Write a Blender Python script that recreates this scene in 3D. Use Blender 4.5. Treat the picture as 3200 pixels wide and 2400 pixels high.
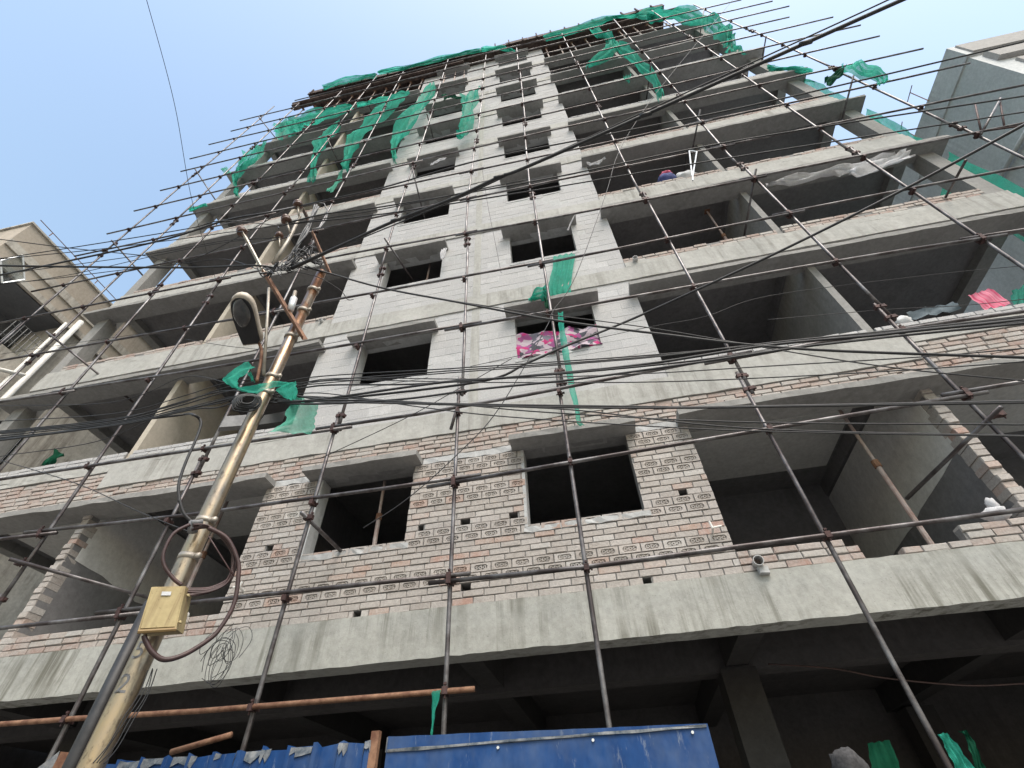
import bpy, bmesh, math, random
from mathutils import Vector, Matrix
import mathutils.noise as mn

for o in list(bpy.data.objects):
    bpy.data.objects.remove(o)
S = bpy.context.scene
C = S.collection
random.seed(7)

# ------------------------------------------------------------------ camera
CAM = Vector((0.755, -5.267, 1.6))
YAW, PITCH, ROLL = -0.16289, 0.79105, -0.04915
_f = Vector((math.sin(YAW)*math.cos(PITCH), math.cos(YAW)*math.cos(PITCH), math.sin(PITCH)))
_r = Vector((math.cos(YAW), -math.sin(YAW), 0))
_u = _r.cross(_f)
_c, _s = math.cos(ROLL), math.sin(ROLL)
_r2 = _c*_r + _s*_u
_u2 = -_s*_r + _c*_u
cam = bpy.data.objects.new('camera', bpy.data.cameras.new('camera'))
C.objects.link(cam)
M3 = Matrix((( _r2.x, _u2.x, -_f.x), (_r2.y, _u2.y, -_f.y), (_r2.z, _u2.z, -_f.z)))
cam.matrix_world = Matrix.Translation(CAM) @ M3.to_4x4()
cam.data.sensor_width = 36
cam.data.lens = 16.75
cam.data.clip_start = 0.05
cam.data.clip_end = 2000
S.camera = cam

# ------------------------------------------------------------------ sky, sun, exposure
SUN_AZ = math.radians(152)   # clockwise from +Y: behind the camera, to the right
SUN_EL = math.radians(57)
wd = bpy.data.worlds.new('World')
S.world = wd
wd.use_nodes = True
nt = wd.node_tree
bg = nt.nodes['Background']
sky = nt.nodes.new('ShaderNodeTexSky')
sky.sky_type = 'NISHITA'
sky.sun_disc = False
sky.sun_elevation = SUN_EL
sky.sun_rotation = SUN_AZ
sky.air_density = 2.0
sky.dust_density = 3.0
sky.ozone_density = 1.0
nt.links.new(sky.outputs[0], bg.inputs[0])
bg.inputs[1].default_value = 0.15
sun = bpy.data.objects.new('sun', bpy.data.lights.new('sun', 'SUN'))
C.objects.link(sun)
sun.data.energy = 2.0
sun.data.angle = math.radians(35)
sun.data.color = (1.0, 0.95, 0.89)
sd = Vector((math.sin(SUN_AZ)*math.cos(SUN_EL), math.cos(SUN_AZ)*math.cos(SUN_EL), math.sin(SUN_EL)))
sun.rotation_euler = sd.to_track_quat('Z', 'Y').to_euler()
S.view_settings.view_transform = 'Standard'
S.view_settings.look = 'None'
S.view_settings.exposure = 0.78
S.view_settings.gamma = 1
S.view_settings.use_curve_mapping = False
S.cycles.use_denoising = True
S.cycles.max_bounces = 8
S.cycles.diffuse_bounces = 4

# ------------------------------------------------------------------ materials
def mat(name):
    m = bpy.data.materials.new(name); m.use_nodes = True
    b = m.node_tree.nodes['Principled BSDF']
    return m, m.node_tree, b
def N(t, typ, **kw):
    n = t.nodes.new(typ)
    for k, v in kw.items():
        setattr(n, k, v)
    return n
def ramp(t, src, stops):
    r = N(t, 'ShaderNodeValToRGB')
    e = r.color_ramp.elements
    while len(e) < len(stops): e.new(0.5)
    for i, (p, c) in enumerate(stops):
        e[i].position = p; e[i].color = (c[0], c[1], c[2], 1)
    t.links.new(src, r.inputs[0])
    return r.outputs[0]
def mix(t, fac, a, b, mode='MIX'):
    n = N(t, 'ShaderNodeMix', data_type='RGBA', blend_type=mode)
    for sock, v in ((n.inputs[0], fac), (n.inputs[6], a), (n.inputs[7], b)):
        if isinstance(v, bpy.types.NodeSocket): t.links.new(v, sock)
        elif isinstance(v, (int, float)): sock.default_value = v
        else: sock.default_value = (v[0], v[1], v[2], 1)
    return n.outputs[2]
def coords(t, scale=(1,1,1), kind='Object'):
    tc = N(t, 'ShaderNodeTexCoord'); mp = N(t, 'ShaderNodeMapping')
    mp.inputs['Scale'].default_value = scale
    t.links.new(tc.outputs[kind], mp.inputs[0])
    return mp.outputs[0]
def world_coords(t, scale=(1,1,1)):
    g = N(t, 'ShaderNodeNewGeometry'); mp = N(t, 'ShaderNodeMapping')
    mp.inputs['Scale'].default_value = scale
    t.links.new(g.outputs['Position'], mp.inputs[0])
    return mp.outputs[0]
def noise(t, vec, scale, detail=4, rough=0.6):
    n = N(t, 'ShaderNodeTexNoise'); n.inputs['Scale'].default_value = scale
    n.inputs['Detail'].default_value = detail; n.inputs['Roughness'].default_value = rough
    t.links.new(vec, n.inputs[0])
    return n.outputs[0]
def bump(t, b, h, strength=0.3, dist=0.01):
    n = N(t, 'ShaderNodeBump'); n.inputs['Strength'].default_value = strength; n.inputs['Distance'].default_value = dist
    t.links.new(h, n.inputs['Height']); t.links.new(n.outputs[0], b.inputs['Normal'])

def concrete(name, lo, hi, streak=0.35, streak_col=(0.16,0.155,0.145), rough=0.9, bmp=0.35):
    m, t, b = mat(name)
    w = world_coords(t)
    n1 = noise(t, w, 1.7, 6, 0.65); n2 = noise(t, w, 14, 5, 0.7)
    base = ramp(t, n1, [(0.3, lo), (0.7, hi)])
    base = mix(t, 0.35, base, ramp(t, n2, [(0.3, [c*0.72 for c in lo]), (0.65, [min(1,c*1.12) for c in hi])]))
    st = noise(t, world_coords(t, (7, 7, 0.35)), 1.0, 5, 0.7)
    patch = noise(t, world_coords(t, (0.6, 0.6, 0.9)), 1.0, 3, 0.6)
    mk = N(t, 'ShaderNodeMath', operation='MULTIPLY')
    t.links.new(ramp(t, st, [(0.47, (0,0,0)), (0.62, (1,1,1))]), mk.inputs[0])
    t.links.new(ramp(t, patch, [(0.42, (0,0,0)), (0.6, (streak,)*3)]), mk.inputs[1])
    base = mix(t, mk.outputs[0], base, streak_col)
    pits = noise(t, w, 55, 2, 0.5)
    base = mix(t, ramp(t, pits, [(0.68, (0,0,0)), (0.74, (0.45,)*3)]), base, [c*0.4 for c in lo])
    t.links.new(base, b.inputs['Base Color'])
    b.inputs['Roughness'].default_value = rough
    b.inputs['Specular IOR Level'].default_value = 0.2
    bump(t, b, n2, bmp, 0.012)
    return m

def masonry(name, cols, smear, smear_amt=0.6, per='obj'):
    m, t, b = mat(name)
    if per == 'obj':
        oi = N(t, 'ShaderNodeObjectInfo'); rnd = oi.outputs['Random']
    else:
        at = N(t, 'ShaderNodeAttribute', attribute_name='tint'); rnd = at.outputs['Fac']
    k = len(cols)
    rc = N(t, 'ShaderNodeValToRGB'); e = rc.color_ramp.elements
    while len(e) < k: e.new(0.5)
    for i, (p, c) in enumerate(cols):
        e[i].position = p; e[i].color = (*c, 1)
    t.links.new(rnd, rc.inputs[0])
    w = world_coords(t)
    n1 = noise(t, w, 5, 5, 0.7); n2 = noise(t, w, 38, 4, 0.7)
    col = mix(t, ramp(t, n1, [(0.36, (0,0,0)), (0.58, (smear_amt,)*3)]), rc.outputs[0], smear)
    col = mix(t, 0.25, col, ramp(t, n2, [(0.3, (0.10,0.09,0.085)), (0.7, (0.62,0.58,0.54))]))
    t.links.new(col, b.inputs['Base Color'])
    b.inputs['Roughness'].default_value = 0.95
    b.inputs['Specular IOR Level'].default_value = 0.15
    bump(t, b, n2, 0.5, 0.008)
    return m

def plain(name, c1, c2, scale=8, rough=0.6, metal=0.0, bmp=0.1, spec=0.5, stretch=(1,1,1), lo=0.35, hi=0.65):
    m, t, b = mat(name)
    w = world_coords(t, stretch)
    n1 = noise(t, w, scale, 5, 0.65)
    t.links.new(ramp(t, n1, [(lo, c1), (hi, c2)]), b.inputs['Base Color'])
    b.inputs['Roughness'].default_value = rough
    b.inputs['Metallic'].default_value = metal
    b.inputs['Specular IOR Level'].default_value = spec
    if bmp: bump(t, b, n1, bmp, 0.004)
    return m

def cloth(name, c1, c2, scale=6, trans=0.35, stretch=(1,1,1), see=0.0):
    m, t, b = mat(name)
    w = world_coords(t, stretch)
    n1 = noise(t, w, scale, 4, 0.6)
    n2 = noise(t, w, scale*22, 2, 0.5)
    col = ramp(t, n1, [(0.3, c1), (0.7, c2)])
    col = mix(t, 0.18, col, ramp(t, n2, [(0.35, [c*0.45 for c in c1]), (0.65, [min(1, c*1.25) for c in c2])]))
    t.links.new(col, b.inputs['Base Color']); b.inputs['Roughness'].default_value = 0.85
    b.inputs['Specular IOR Level'].default_value = 0.2
    tr = N(t, 'ShaderNodeBsdfTranslucent'); t.links.new(col, tr.inputs[0])
    ms = N(t, 'ShaderNodeMixShader'); ms.inputs[0].default_value = trans
    t.links.new(b.outputs[0], ms.inputs[1]); t.links.new(tr.outputs[0], ms.inputs[2])
    last = ms.outputs[0]
    if see:      # open weave: part of the light passes straight through
        tp = N(t, 'ShaderNodeBsdfTransparent'); m2 = N(t, 'ShaderNodeMixShader')
        t.links.new(ramp(t, noise(t, w, scale*1.7, 4, .7), [(0.3, (see*.5,)*3), (0.7, (see*1.5,)*3)]), m2.inputs[0])
        t.links.new(last, m2.inputs[1]); t.links.new(tp.outputs[0], m2.inputs[2]); last = m2.outputs[0]
    t.links.new(last, t.nodes['Material Output'].inputs[0])
    return m

MT = {}
MT['beam'] = concrete('beam concrete', (0.339,0.333,0.311), (0.439,0.435,0.414), 0.55, (0.178,0.169,0.150))
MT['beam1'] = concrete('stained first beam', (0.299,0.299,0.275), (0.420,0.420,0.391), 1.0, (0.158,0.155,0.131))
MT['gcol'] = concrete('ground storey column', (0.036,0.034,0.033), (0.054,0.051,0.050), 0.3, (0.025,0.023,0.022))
MT['shade'] = concrete('sunshade concrete', (0.220,0.216,0.210), (0.318,0.313,0.301), 0.4)
MT['wall'] = concrete('wall mortar', (0.362,0.364,0.360), (0.482,0.487,0.486), 0.3)
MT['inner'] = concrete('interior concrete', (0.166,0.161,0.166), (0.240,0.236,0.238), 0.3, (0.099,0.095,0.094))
MT['plaster'] = concrete('interior plaster', (0.60,0.592,0.574), (0.76,0.753,0.735), 0.2, (0.414,0.392,0.372))
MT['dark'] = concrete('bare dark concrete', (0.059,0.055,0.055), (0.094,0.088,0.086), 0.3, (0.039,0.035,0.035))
MT['mortar'] = concrete('brick mortar', (0.175,0.172,0.168), (0.258,0.252,0.246), 0.3, (0.109,0.104,0.100))
MT['brick'] = masonry('grey washed brick', [(0.0,(0.323,0.286,0.261)), (0.45,(0.388,0.351,0.324)), (0.74,(0.442,0.405,0.383)), (0.86,(0.521,0.500,0.478)), (0.94,(0.413,0.272,0.213)), (1.0,(0.404,0.214,0.165))], (0.432,0.402,0.376), 0.6)
MT['brick_t'] = masonry('grey washed brick joined', [(0.0,(0.323,0.286,0.261)), (0.45,(0.388,0.351,0.324)), (0.74,(0.442,0.405,0.383)), (0.86,(0.521,0.500,0.478)), (0.94,(0.413,0.272,0.213)), (1.0,(0.404,0.214,0.165))], (0.432,0.402,0.376), 0.6, 'attr')
MT['red'] = masonry('raw red brick', [(0.0,(0.323,0.205,0.166)), (0.3,(0.374,0.276,0.238)), (0.6,(0.400,0.334,0.293)), (0.8,(0.452,0.429,0.404)), (1.0,(0.313,0.163,0.121))], (0.408,0.401,0.383), 0.5, 'attr')
MT['block'] = masonry('aerated block', [(0.0,(0.397,0.400,0.409)), (0.35,(0.429,0.431,0.442)), (0.6,(0.449,0.453,0.462)), (0.85,(0.485,0.488,0.496)), (1.0,(0.558,0.560,0.568))], (0.444,0.446,0.452), 0.8)
MT['block_t'] = masonry('aerated block joined', [(0.0,(0.392,0.395,0.404)), (0.35,(0.423,0.426,0.437)), (0.6,(0.443,0.447,0.457)), (0.85,(0.478,0.482,0.491)), (1.0,(0.550,0.553,0.562))], (0.439,0.440,0.447), 0.8, 'attr')
MT['pipe'] = plain('weathered scaffold tube', (0.055,0.044,0.044), (0.205,0.198,0.202), 3.0, 0.42, 0.5, 0.1, 0.5, (1,1,1), 0.42, 0.68)
MT['clamp'] = plain('rusty coupler', (0.028,0.015,0.015), (0.080,0.040,0.036), 20, 0.7, 0.3)
MT['rust'] = plain('rusty steel', (0.12,0.05,0.028), (0.27,0.15,0.09), 12, 0.75, 0.2, 0.3)
MT['net'] = cloth('green debris net', (0.02,0.36,0.25), (0.07,0.54,0.41), 3.0, 0.5, see=0.22)
MT['net_pale'] = cloth('pale green net', (0.08,0.42,0.30), (0.16,0.55,0.42), 2.0, 0.45, see=0.25)
MT['net_dark'] = cloth('dark green sheet', (0.002,0.050,0.025), (0.006,0.095,0.050), 2.0, 0.2)
MT['hem'] = plain('yellow hem', (0.55,0.42,0.02), (0.65,0.5,0.05), 8, 0.8)
MT['wire'] = plain('black cable sheath', (0.012,0.012,0.014), (0.03,0.03,0.033), 10, 0.55)
MT['wire_red'] = plain('brown cable sheath', (0.033,0.015,0.015), (0.061,0.030,0.028), 10, 0.5)
MT['wire_grey'] = plain('grey cable sheath', (0.12,0.12,0.125), (0.2,0.2,0.205), 10, 0.6)
MT['timber'] = plain('shuttering timber', (0.045,0.030,0.027), (0.115,0.082,0.07), 6, 0.85, 0, 0.3, 0.2)
MT['prop'] = plain('painted prop', (0.30,0.20,0.17), (0.42,0.36,0.33), 6, 0.7)
MT['pvc'] = plain('grey plastic pipe', (0.42,0.42,0.42), (0.55,0.55,0.55), 6, 0.45)
MT['pvc_w'] = plain('white plastic pipe', (0.62,0.61,0.57), (0.74,0.73,0.70), 6, 0.45)
MT['white'] = cloth('white plastic sheet', (0.6,0.6,0.62), (0.75,0.75,0.77), 3, 0.3)
MT['sack'] = cloth('pale sack', (0.55,0.56,0.57), (0.72,0.73,0.74), 9, 0.15)
MT['beige'] = concrete('beige render', (0.374,0.328,0.272), (0.475,0.418,0.355), 0.35, (0.255,0.228,0.188))
MT['stucco'] = concrete('spattered stucco', (0.346,0.317,0.278), (0.576,0.547,0.490), 0.7, (0.154,0.134,0.115))
MT['nbgrey'] = concrete('neighbour grey render', (0.480,0.498,0.504), (0.624,0.636,0.642), 0.4, (0.300,0.312,0.318))
MT['nbpale'] = concrete('neighbour pale render', (0.339,0.328,0.318), (0.404,0.394,0.382), 0.3, (0.216,0.209,0.196))
MT['glass'] = plain('dark window glass', (0.02,0.022,0.025), (0.03,0.032,0.036), 3, 0.12, 0, 0)
MT['alu'] = plain('aluminium frame', (0.55,0.57,0.58), (0.65,0.66,0.67), 8, 0.4, 0.4)
MT['warm'] = concrete('partition tinted by warm light', (0.42,0.375,0.31), (0.52,0.47,0.395), 0.3, (0.3,0.26,0.21))  # warm light from the right is put into this colour
MT['nbdark'] = concrete('shaded balcony render', (0.10,0.105,0.115), (0.15,0.155,0.165), 0.3, (0.07,0.07,0.075))  # shade of the balcony recess put into the render colour
MT['ground'] = concrete('street concrete', (0.170,0.167,0.160), (0.255,0.250,0.238), 0.1)
MT['asphalt'] = concrete('asphalt', (0.045,0.045,0.047), (0.065,0.065,0.066), 0.1)

def clear_glass():
    m, t, b = mat('clear pane')
    tr = N(t,'ShaderNodeBsdfTransparent'); gl = N(t,'ShaderNodeBsdfGlossy'); gl.inputs['Roughness'].default_value = .05
    tr.inputs[0].default_value = (.75,.8,.82,1)
    ms = N(t,'ShaderNodeMixShader'); ms.inputs[0].default_value = .18
    t.links.new(tr.outputs[0], ms.inputs[1]); t.links.new(gl.outputs[0], ms.inputs[2]); t.links.new(ms.outputs[0], t.nodes['Material Output'].inputs[0])
    return m
MT['clear'] = clear_glass()

# ------------------------------------------------------------------ mesh helpers
class MB:
    def __init__(s): s.v = []; s.f = []; s.t = []
    def box(s, a, b, tint=0.5):
        x0,y0,z0 = a; x1,y1,z1 = b
        i = len(s.v)
        s.v += [(x0,y0,z0),(x1,y0,z0),(x1,y1,z0),(x0,y1,z0),(x0,y0,z1),(x1,y0,z1),(x1,y1,z1),(x0,y1,z1)]
        s.f += [tuple(i+k for k in q) for q in ((0,1,5,4),(1,2,6,5),(2,3,7,6),(3,0,4,7),(4,5,6,7),(3,2,1,0))]
        s.t += [tint]*6
        return s
    def jbox(s, a, b, tint=0.5, j=0.004, ch=0.008):
        # box with jittered, chamfered front rim (a piece of masonry), front is -y
        x0,y0,z0 = a; x1,y1,z1 = b
        R = lambda: random.uniform(-j, j)
        i = len(s.v)
        c = [(x0,z0),(x1,z0),(x1,z1),(x0,z1)]
        dx = [(1,1),(-1,1),(-1,-1),(1,-1)]
        for (x,z) in c: s.v.append((x+R()*.4, y1, z+R()*.4))
        for (x,z) in c: s.v.append((x+R()*.5, y0+ch, z+R()*.5))
        dy = R()
        for (x,z),(p,q) in zip(c, dx): s.v.append((x+p*ch+R(), y0+dy+R()*.4, z+q*ch*.8+R()*.7))
        for k in range(4):
            n = (k+1) % 4
            s.f += [(i+k, i+n, i+4+n, i+4+k), (i+4+k, i+4+n, i+8+n, i+8+k)]
        s.f.append((i+8,i+9,i+10,i+11))
        s.t += [tint]*9
        return s
    def tube(s, pts, r, n=6, cap=True, tint=0.5):
        pts = [Vector(p) for p in pts]
        i0 = len(s.v); m = len(pts)
        up = Vector((0,0,1))
        rr = r if isinstance(r, (list, tuple)) else [r]*m
        pu = None
        for k, p in enumerate(pts):
            d = (pts[min(k+1,m-1)] - pts[max(k-1,0)])
            if d.length < 1e-9: d = Vector((0,0,1))
            d.normalize()
            if pu is None:
                a = d.cross(up)
                if a.length < 0.05: a = d.cross(Vector((1,0,0)))
                a.normalize()
            else:
                a = pu - d*pu.dot(d)
                if a.length < 1e-6: a = d.cross(up)
                a.normalize()
            pu = a
            bb = d.cross(a)
            for q in range(n):
                an = 2*math.pi*q/n
                s.v.append(tuple(p + (a*math.cos(an) + bb*math.sin(an))*rr[k]))
        for k in range(m-1):
            for q in range(n):
                q2 = (q+1) % n
                s.f.append((i0+k*n+q, i0+k*n+q2, i0+(k+1)*n+q2, i0+(k+1)*n+q)); s.t.append(tint)
        if cap:
            s.f.append(tuple(i0+q for q in range(n))[::-1]); s.f.append(tuple(i0+(m-1)*n+q for q in range(n))); s.t += [tint, tint]
        return s
    def poly(s, pts, off, tint=0.5):
        # closed outline extruded by vector off
        off = Vector(off); i = len(s.v); n = len(pts)
        s.v += [tuple(p) for p in pts] + [tuple(Vector(p)+off) for p in pts]
        s.f.append(tuple(range(i, i+n))); s.f.append(tuple(range(i+2*n-1, i+n-1, -1)))
        for k in range(n):
            k2 = (k+1) % n
            s.f.append((i+k, i+n+k, i+n+k2, i+k2))
        s.t += [tint]*(n+2)
        return s
    def mesh(s, name, m, smooth=False):
        me = bpy.data.meshes.new(name)
        me.from_pydata(s.v, [], s.f)
        bm = bmesh.new(); bm.from_mesh(me)
        bmesh.ops.recalc_face_normals(bm, faces=bm.faces); bm.to_mesh(me); bm.free()
        at = me.attributes.new('tint', 'FLOAT', 'FACE')
        at.data.foreach_set('value', s.t)
        me.materials.append(MT[m] if isinstance(m, str) else m)
        if smooth: me.polygons.foreach_set('use_smooth', [True]*len(me.polygons))
        me.update()
        return me
    def obj(s, name, m, parent=None, smooth=False, loc=None):
        me = s.mesh(name, m, smooth)
        if loc is not None:
            me.transform(Matrix.Translation(-Vector(loc)))
        return link(name, me, parent, loc)
def link(name, me, parent=None, loc=None, rot=None, scale=None):
    o = bpy.data.objects.new(name, me); C.objects.link(o)
    if parent: o.parent = parent
    if loc is not None: o.location = loc
    if rot is not None: o.rotation_euler = rot
    if scale is not None: o.scale = scale
    return o
def tag(o, label=None, cat=None, group=None, kind=None):
    if label: o['label'] = label
    if cat: o['category'] = cat
    if group: o['group'] = group
    if kind: o['kind'] = kind
    return o
def empty(name, label, cat, group=None, loc=(0,0,0)):
    o = bpy.data.objects.new(name, None); C.objects.link(o)
    o.location = loc
    return tag(o, label, cat, group)
def spline(pts, n=10):
    P = [Vector(p) for p in pts]
    if len(P) == 2: return [P[0].lerp(P[1], k/n) for k in range(n+1)]
    out = []
    for k in range(len(P)-1):
        p0 = P[max(k-1,0)]; p1 = P[k]; p2 = P[k+1]; p3 = P[min(k+2,len(P)-1)]
        for q in range(n):
            t = q/n
            out.append(0.5*((2*p1) + (p2-p0)*t + (2*p0-5*p1+4*p2-p3)*t*t + (-p0+3*p1-3*p2+p3)*t**3))
    out.append(P[-1])
    return out
def wall_grid(mb, x0, x1, z0, z1, y0, y1, holes, tint=0.5):
    # solid wall with real rectangular openings
    xs = sorted({x0, x1, *[min(max(h[k],x0),x1) for h in holes for k in (0,1)]})
    zs = sorted({z0, z1, *[min(max(h[k],z0),z1) for h in holes for k in (2,3)]})
    nx, nz = len(xs)-1, len(zs)-1
    def solid(i, j):
        if i < 0 or j < 0 or i >= nx or j >= nz: return False
        cx = (xs[i]+xs[i+1])/2; cz = (zs[j]+zs[j+1])/2
        return not any(h[0] < cx < h[1] and h[2] < cz < h[3] for h in holes)
    def quad(*p):
        i = len(mb.v); mb.v += p; mb.f.append((i,i+1,i+2,i+3)); mb.t.append(tint)
    for i in range(nx):
        for j in range(nz):
            if not solid(i,j): continue
            a,b,c,d = xs[i],xs[i+1],zs[j],zs[j+1]
            quad((a,y0,c),(b,y0,c),(b,y0,d),(a,y0,d)); quad((b,y1,c),(a,y1,c),(a,y1,d),(b,y1,d))
            if not solid(i-1,j): quad((a,y1,c),(a,y0,c),(a,y0,d),(a,y1,d))
            if not solid(i+1,j): quad((b,y0,c),(b,y1,c),(b,y1,d),(b,y0,d))
            if not solid(i,j-1): quad((a,y1,c),(b,y1,c),(b,y0,c),(a,y0,c))
            if not solid(i,j+1): quad((a,y0,d),(b,y0,d),(b,y1,d),(a,y1,d))
    # weld so that recalculated normals agree
    key = {}; remap = []; nv = []
    for p in mb.v:
        k = (round(p[0],5), round(p[1],5), round(p[2],5))
        if k not in key: key[k] = len(nv); nv.append(p)
        remap.append(key[k])
    mb.v = nv; mb.f = [tuple(remap[q] for q in f) for f in mb.f]
    return mb

# ------------------------------------------------------------------ ground
H = 3.05
g = MB().box((-150,-150,-0.3),(150,150,0)).obj('ground','ground'); tag(g, kind='structure')
rd = MB().box((-150,-10.4,0.0),(150,-6.2,0.004)).obj('road','asphalt'); tag(rd, kind='structure')
kb = MB().box((-150,-6.2,0.0),(150,-6.0,0.12)).obj('kerb','beam'); tag(kb, kind='structure')

# ------------------------------------------------------------------ the building
jit = lambda a: random.uniform(-a, a)
BL = empty('apartment_building', 'unfinished grey apartment block with open floors, brick and block walls behind scaffolding', 'building')
def rough_bar(mb, x0, x1, y0, y1, z0, z1, step=0.3, j=0.006):
    n = max(1, int((x1-x0)/step)); i0 = len(mb.v)
    R = lambda a=j: random.uniform(-a, a)
    for k in range(n+1):
        x = x0 + (x1-x0)*k/n
        mb.v += [(x,y0+R(),z0+R(j*1.6)),(x,y1,z0+R(j*.5)),(x,y1,z1),(x,y0+R(),z1+R())]
    for k in range(n):
        a = i0+4*k; b = a+4
        for q in range(4):
            mb.f.append((a+q, b+q, b+(q+1)%4, a+(q+1)%4)); mb.t.append(.5)
    mb.f.append((i0,i0+1,i0+2,i0+3)); mb.f.append((i0+4*n+3,i0+4*n+2,i0+4*n+1,i0+4*n)); mb.t += [.5,.5]
    return mb
WL = (-2.96,-1.58); WR = (0.0,1.41)
XL, XR = -3.86, 2.23
def zf(k): return 3.65 + H*(k-1)
def zs(k): return 4.49 + H*(k-1)
def zc(k): return 5.66 + H*(k-1)
def bz(k): return (3.15,3.65) if k == 1 else (6.16+H*(k-2), 6.58+H*(k-2))

for k in range(1, 10):
    z = zf(k) if k == 1 else bz(k)[1]
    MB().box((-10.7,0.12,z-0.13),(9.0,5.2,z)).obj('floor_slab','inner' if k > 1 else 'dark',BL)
    if k == 1: MB().box((-10.6,0.25,z),(8.9,3.4,z+0.008)).obj('bounce_sheet','beam',BL)  # unseen pale sheet added to bounce light up into the brick storey
    a, b = bz(k)
    if k == 1:
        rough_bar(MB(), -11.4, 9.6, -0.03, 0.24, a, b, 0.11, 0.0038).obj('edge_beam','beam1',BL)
        for xx in (-7.0,-3.9,-0.9,2.04,5.05):
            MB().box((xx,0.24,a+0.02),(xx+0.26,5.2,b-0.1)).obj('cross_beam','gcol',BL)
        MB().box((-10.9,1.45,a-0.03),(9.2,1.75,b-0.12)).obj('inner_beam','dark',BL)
    else:
        x0, x1 = (-7.05, 5.45) if k == 2 else (-10.75, 9.05)
        rough_bar(MB(), x0, x1, -0.028, 0.24, a, b, 0.25).obj('edge_beam','beam',BL)
        if k == 2:
            for q in ((-10.75,-7.055),(5.455,9.05)):
                rough_bar(MB(), q[0], q[1], -0.026, 0.24, b-0.09, b, 0.25).obj('edge_beam','beam',BL)
        # upstand on the side bays
        if k < 9:
            for q in ((-10.72,XL),(XR,9.02)):
                rough_bar(MB(), q[0], q[1], -0.024, 0.12, b, b+0.15, 0.25).obj('upstand','beam',BL)
        for xx in (-7.0,5.1):
            MB().box((xx,0.24,a+0.04),(xx+0.24,4.2,b-0.13)).obj('cross_beam','inner',BL)

# sunshades over every opening
for k in range(1, 10):
    z = zc(k)
    for (x0, x1) in ((-3.17,-1.46),(-0.15,1.55)):
        rough_bar(MB(), x0, x1, -0.27, 0.12, z, z+0.085, 0.2, 0.007).obj('sunshade','shade',BL)
    if k < 9:
        rough_bar(MB(), 2.11, 9.24, -0.27, 0.16, z, z+0.09, 0.25, 0.007).obj('sunshade','shade',BL)
        rough_bar(MB(), -10.95, -3.74, -0.27, 0.16, z, z+0.09, 0.25, 0.007).obj('sunshade','shade',BL)

# ground storey
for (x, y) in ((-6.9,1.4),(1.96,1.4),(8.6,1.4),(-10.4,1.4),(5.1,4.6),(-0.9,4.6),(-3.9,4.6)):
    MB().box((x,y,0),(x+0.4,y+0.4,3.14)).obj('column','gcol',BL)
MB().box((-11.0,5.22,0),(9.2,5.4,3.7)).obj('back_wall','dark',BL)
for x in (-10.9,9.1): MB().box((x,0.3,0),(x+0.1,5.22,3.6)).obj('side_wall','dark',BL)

# upper storeys: interior walls, columns
for k in range(1, 9):
    z0 = (zf(1) if k == 1 else bz(k)[1]) ; z1 = bz(k+1)[0] - 0.0
    zt = bz(k+1)[1]-0.13
    for (x0, x1, m) in ((-6.94,-6.82,'warm' if k > 1 else 'inner'),(5.12,5.24,'shade' if k > 1 else 'inner')):
        MB().box((x0,0.03,z0),(x1,4.2,z1)).obj('partition_wall',m,BL)
    for (x0, x1) in ((XL+0.03,XL+0.15),(XR-0.15,XR-0.03)):
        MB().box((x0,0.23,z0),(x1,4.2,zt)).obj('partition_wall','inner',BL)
    if k == 1:
        MB().box((-10.6,3.4,z0),(8.9,3.5,zt)).obj('back_wall','inner',BL)
        # lighter plaster coats: ceilings near the front and the upper part of the partitions
        for (x0,x1,y1) in ((2.45,5.05,2.75),(5.35,8.6,2.5),(-6.7,-4.1,2.4),(-10.3,-7.05,2.5)):
            MB().box((x0,0.3,zt-0.012),(x1,y1,zt-0.002)).obj('ceiling_plaster','plaster',BL)
        for (x, sgn, zl) in ((5.12,-1,4.86),(-6.82,1,5.01)):
            n = 14; lo = [(x+sgn*0.006, 0.16+3.6*q/n, zl+0.05*mn.noise(Vector((q*.9,x,0)))+jit(.02)-0.02*q) for q in range(n+1)]
            MB().poly(lo+[(x+sgn*0.006,3.76,z1-.004),(x+sgn*0.006,0.16,z1-.004)], (-sgn*0.008,0,0)).obj('wall_plaster','plaster',BL)
    else:
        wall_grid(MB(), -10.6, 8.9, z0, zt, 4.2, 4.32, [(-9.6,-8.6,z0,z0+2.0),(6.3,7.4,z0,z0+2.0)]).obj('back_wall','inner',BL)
        MB().box((-10.6,5.1,z0),(8.9,5.2,zt)).obj('back_wall','dark',BL)
for k in range(1, 10):
    z0 = zf(k) if k == 1 else bz(k)[1]
    z1 = bz(k+1)[0] if k < 9 else 30.62
    for (x0, x1) in ((-10.72,-10.42),(8.72,9.02)):
        for y in (0.0, 3.9):
            if k == 9 and y == 0.0: continue
            MB().box((x0,y,z0),(x1,y+0.3,z1)).obj('column','shade',BL)
    if k < 9:
        a, b = bz(k+1)
        MB().box((-10.74,0.24,a+0.12),(-10.5,4.3,b)).obj('side_beam','shade',BL)
        MB().box((8.78,0.24,a+0.12),(9.04,4.3,b)).obj('side_beam','shade',BL)

# ---- masonry
def course_pieces(x0, x1, z0, z1, length, off, opens, gap):
    out = []
    x = x0 - off
    while x < x1:
        a, b = max(x, x0), min(x+length-gap, x1)
        x += length
        segs = [(a,b)] if b > a else []
        zm = (z0+z1)/2
        for h in opens:
            if h[2] < zm < h[3]:
                ns = []
                for (p,q) in segs:
                    if q <= h[0] or p >= h[1]: ns.append((p,q)); continue
                    if p < h[0]: ns.append((p,h[0]))
                    if q > h[1]: ns.append((h[1],q))
                segs = ns
        out += [(p,q,z0+gap/2,z1-gap/2) for (p,q) in segs if q-p > 0.035]
    return out

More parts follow.
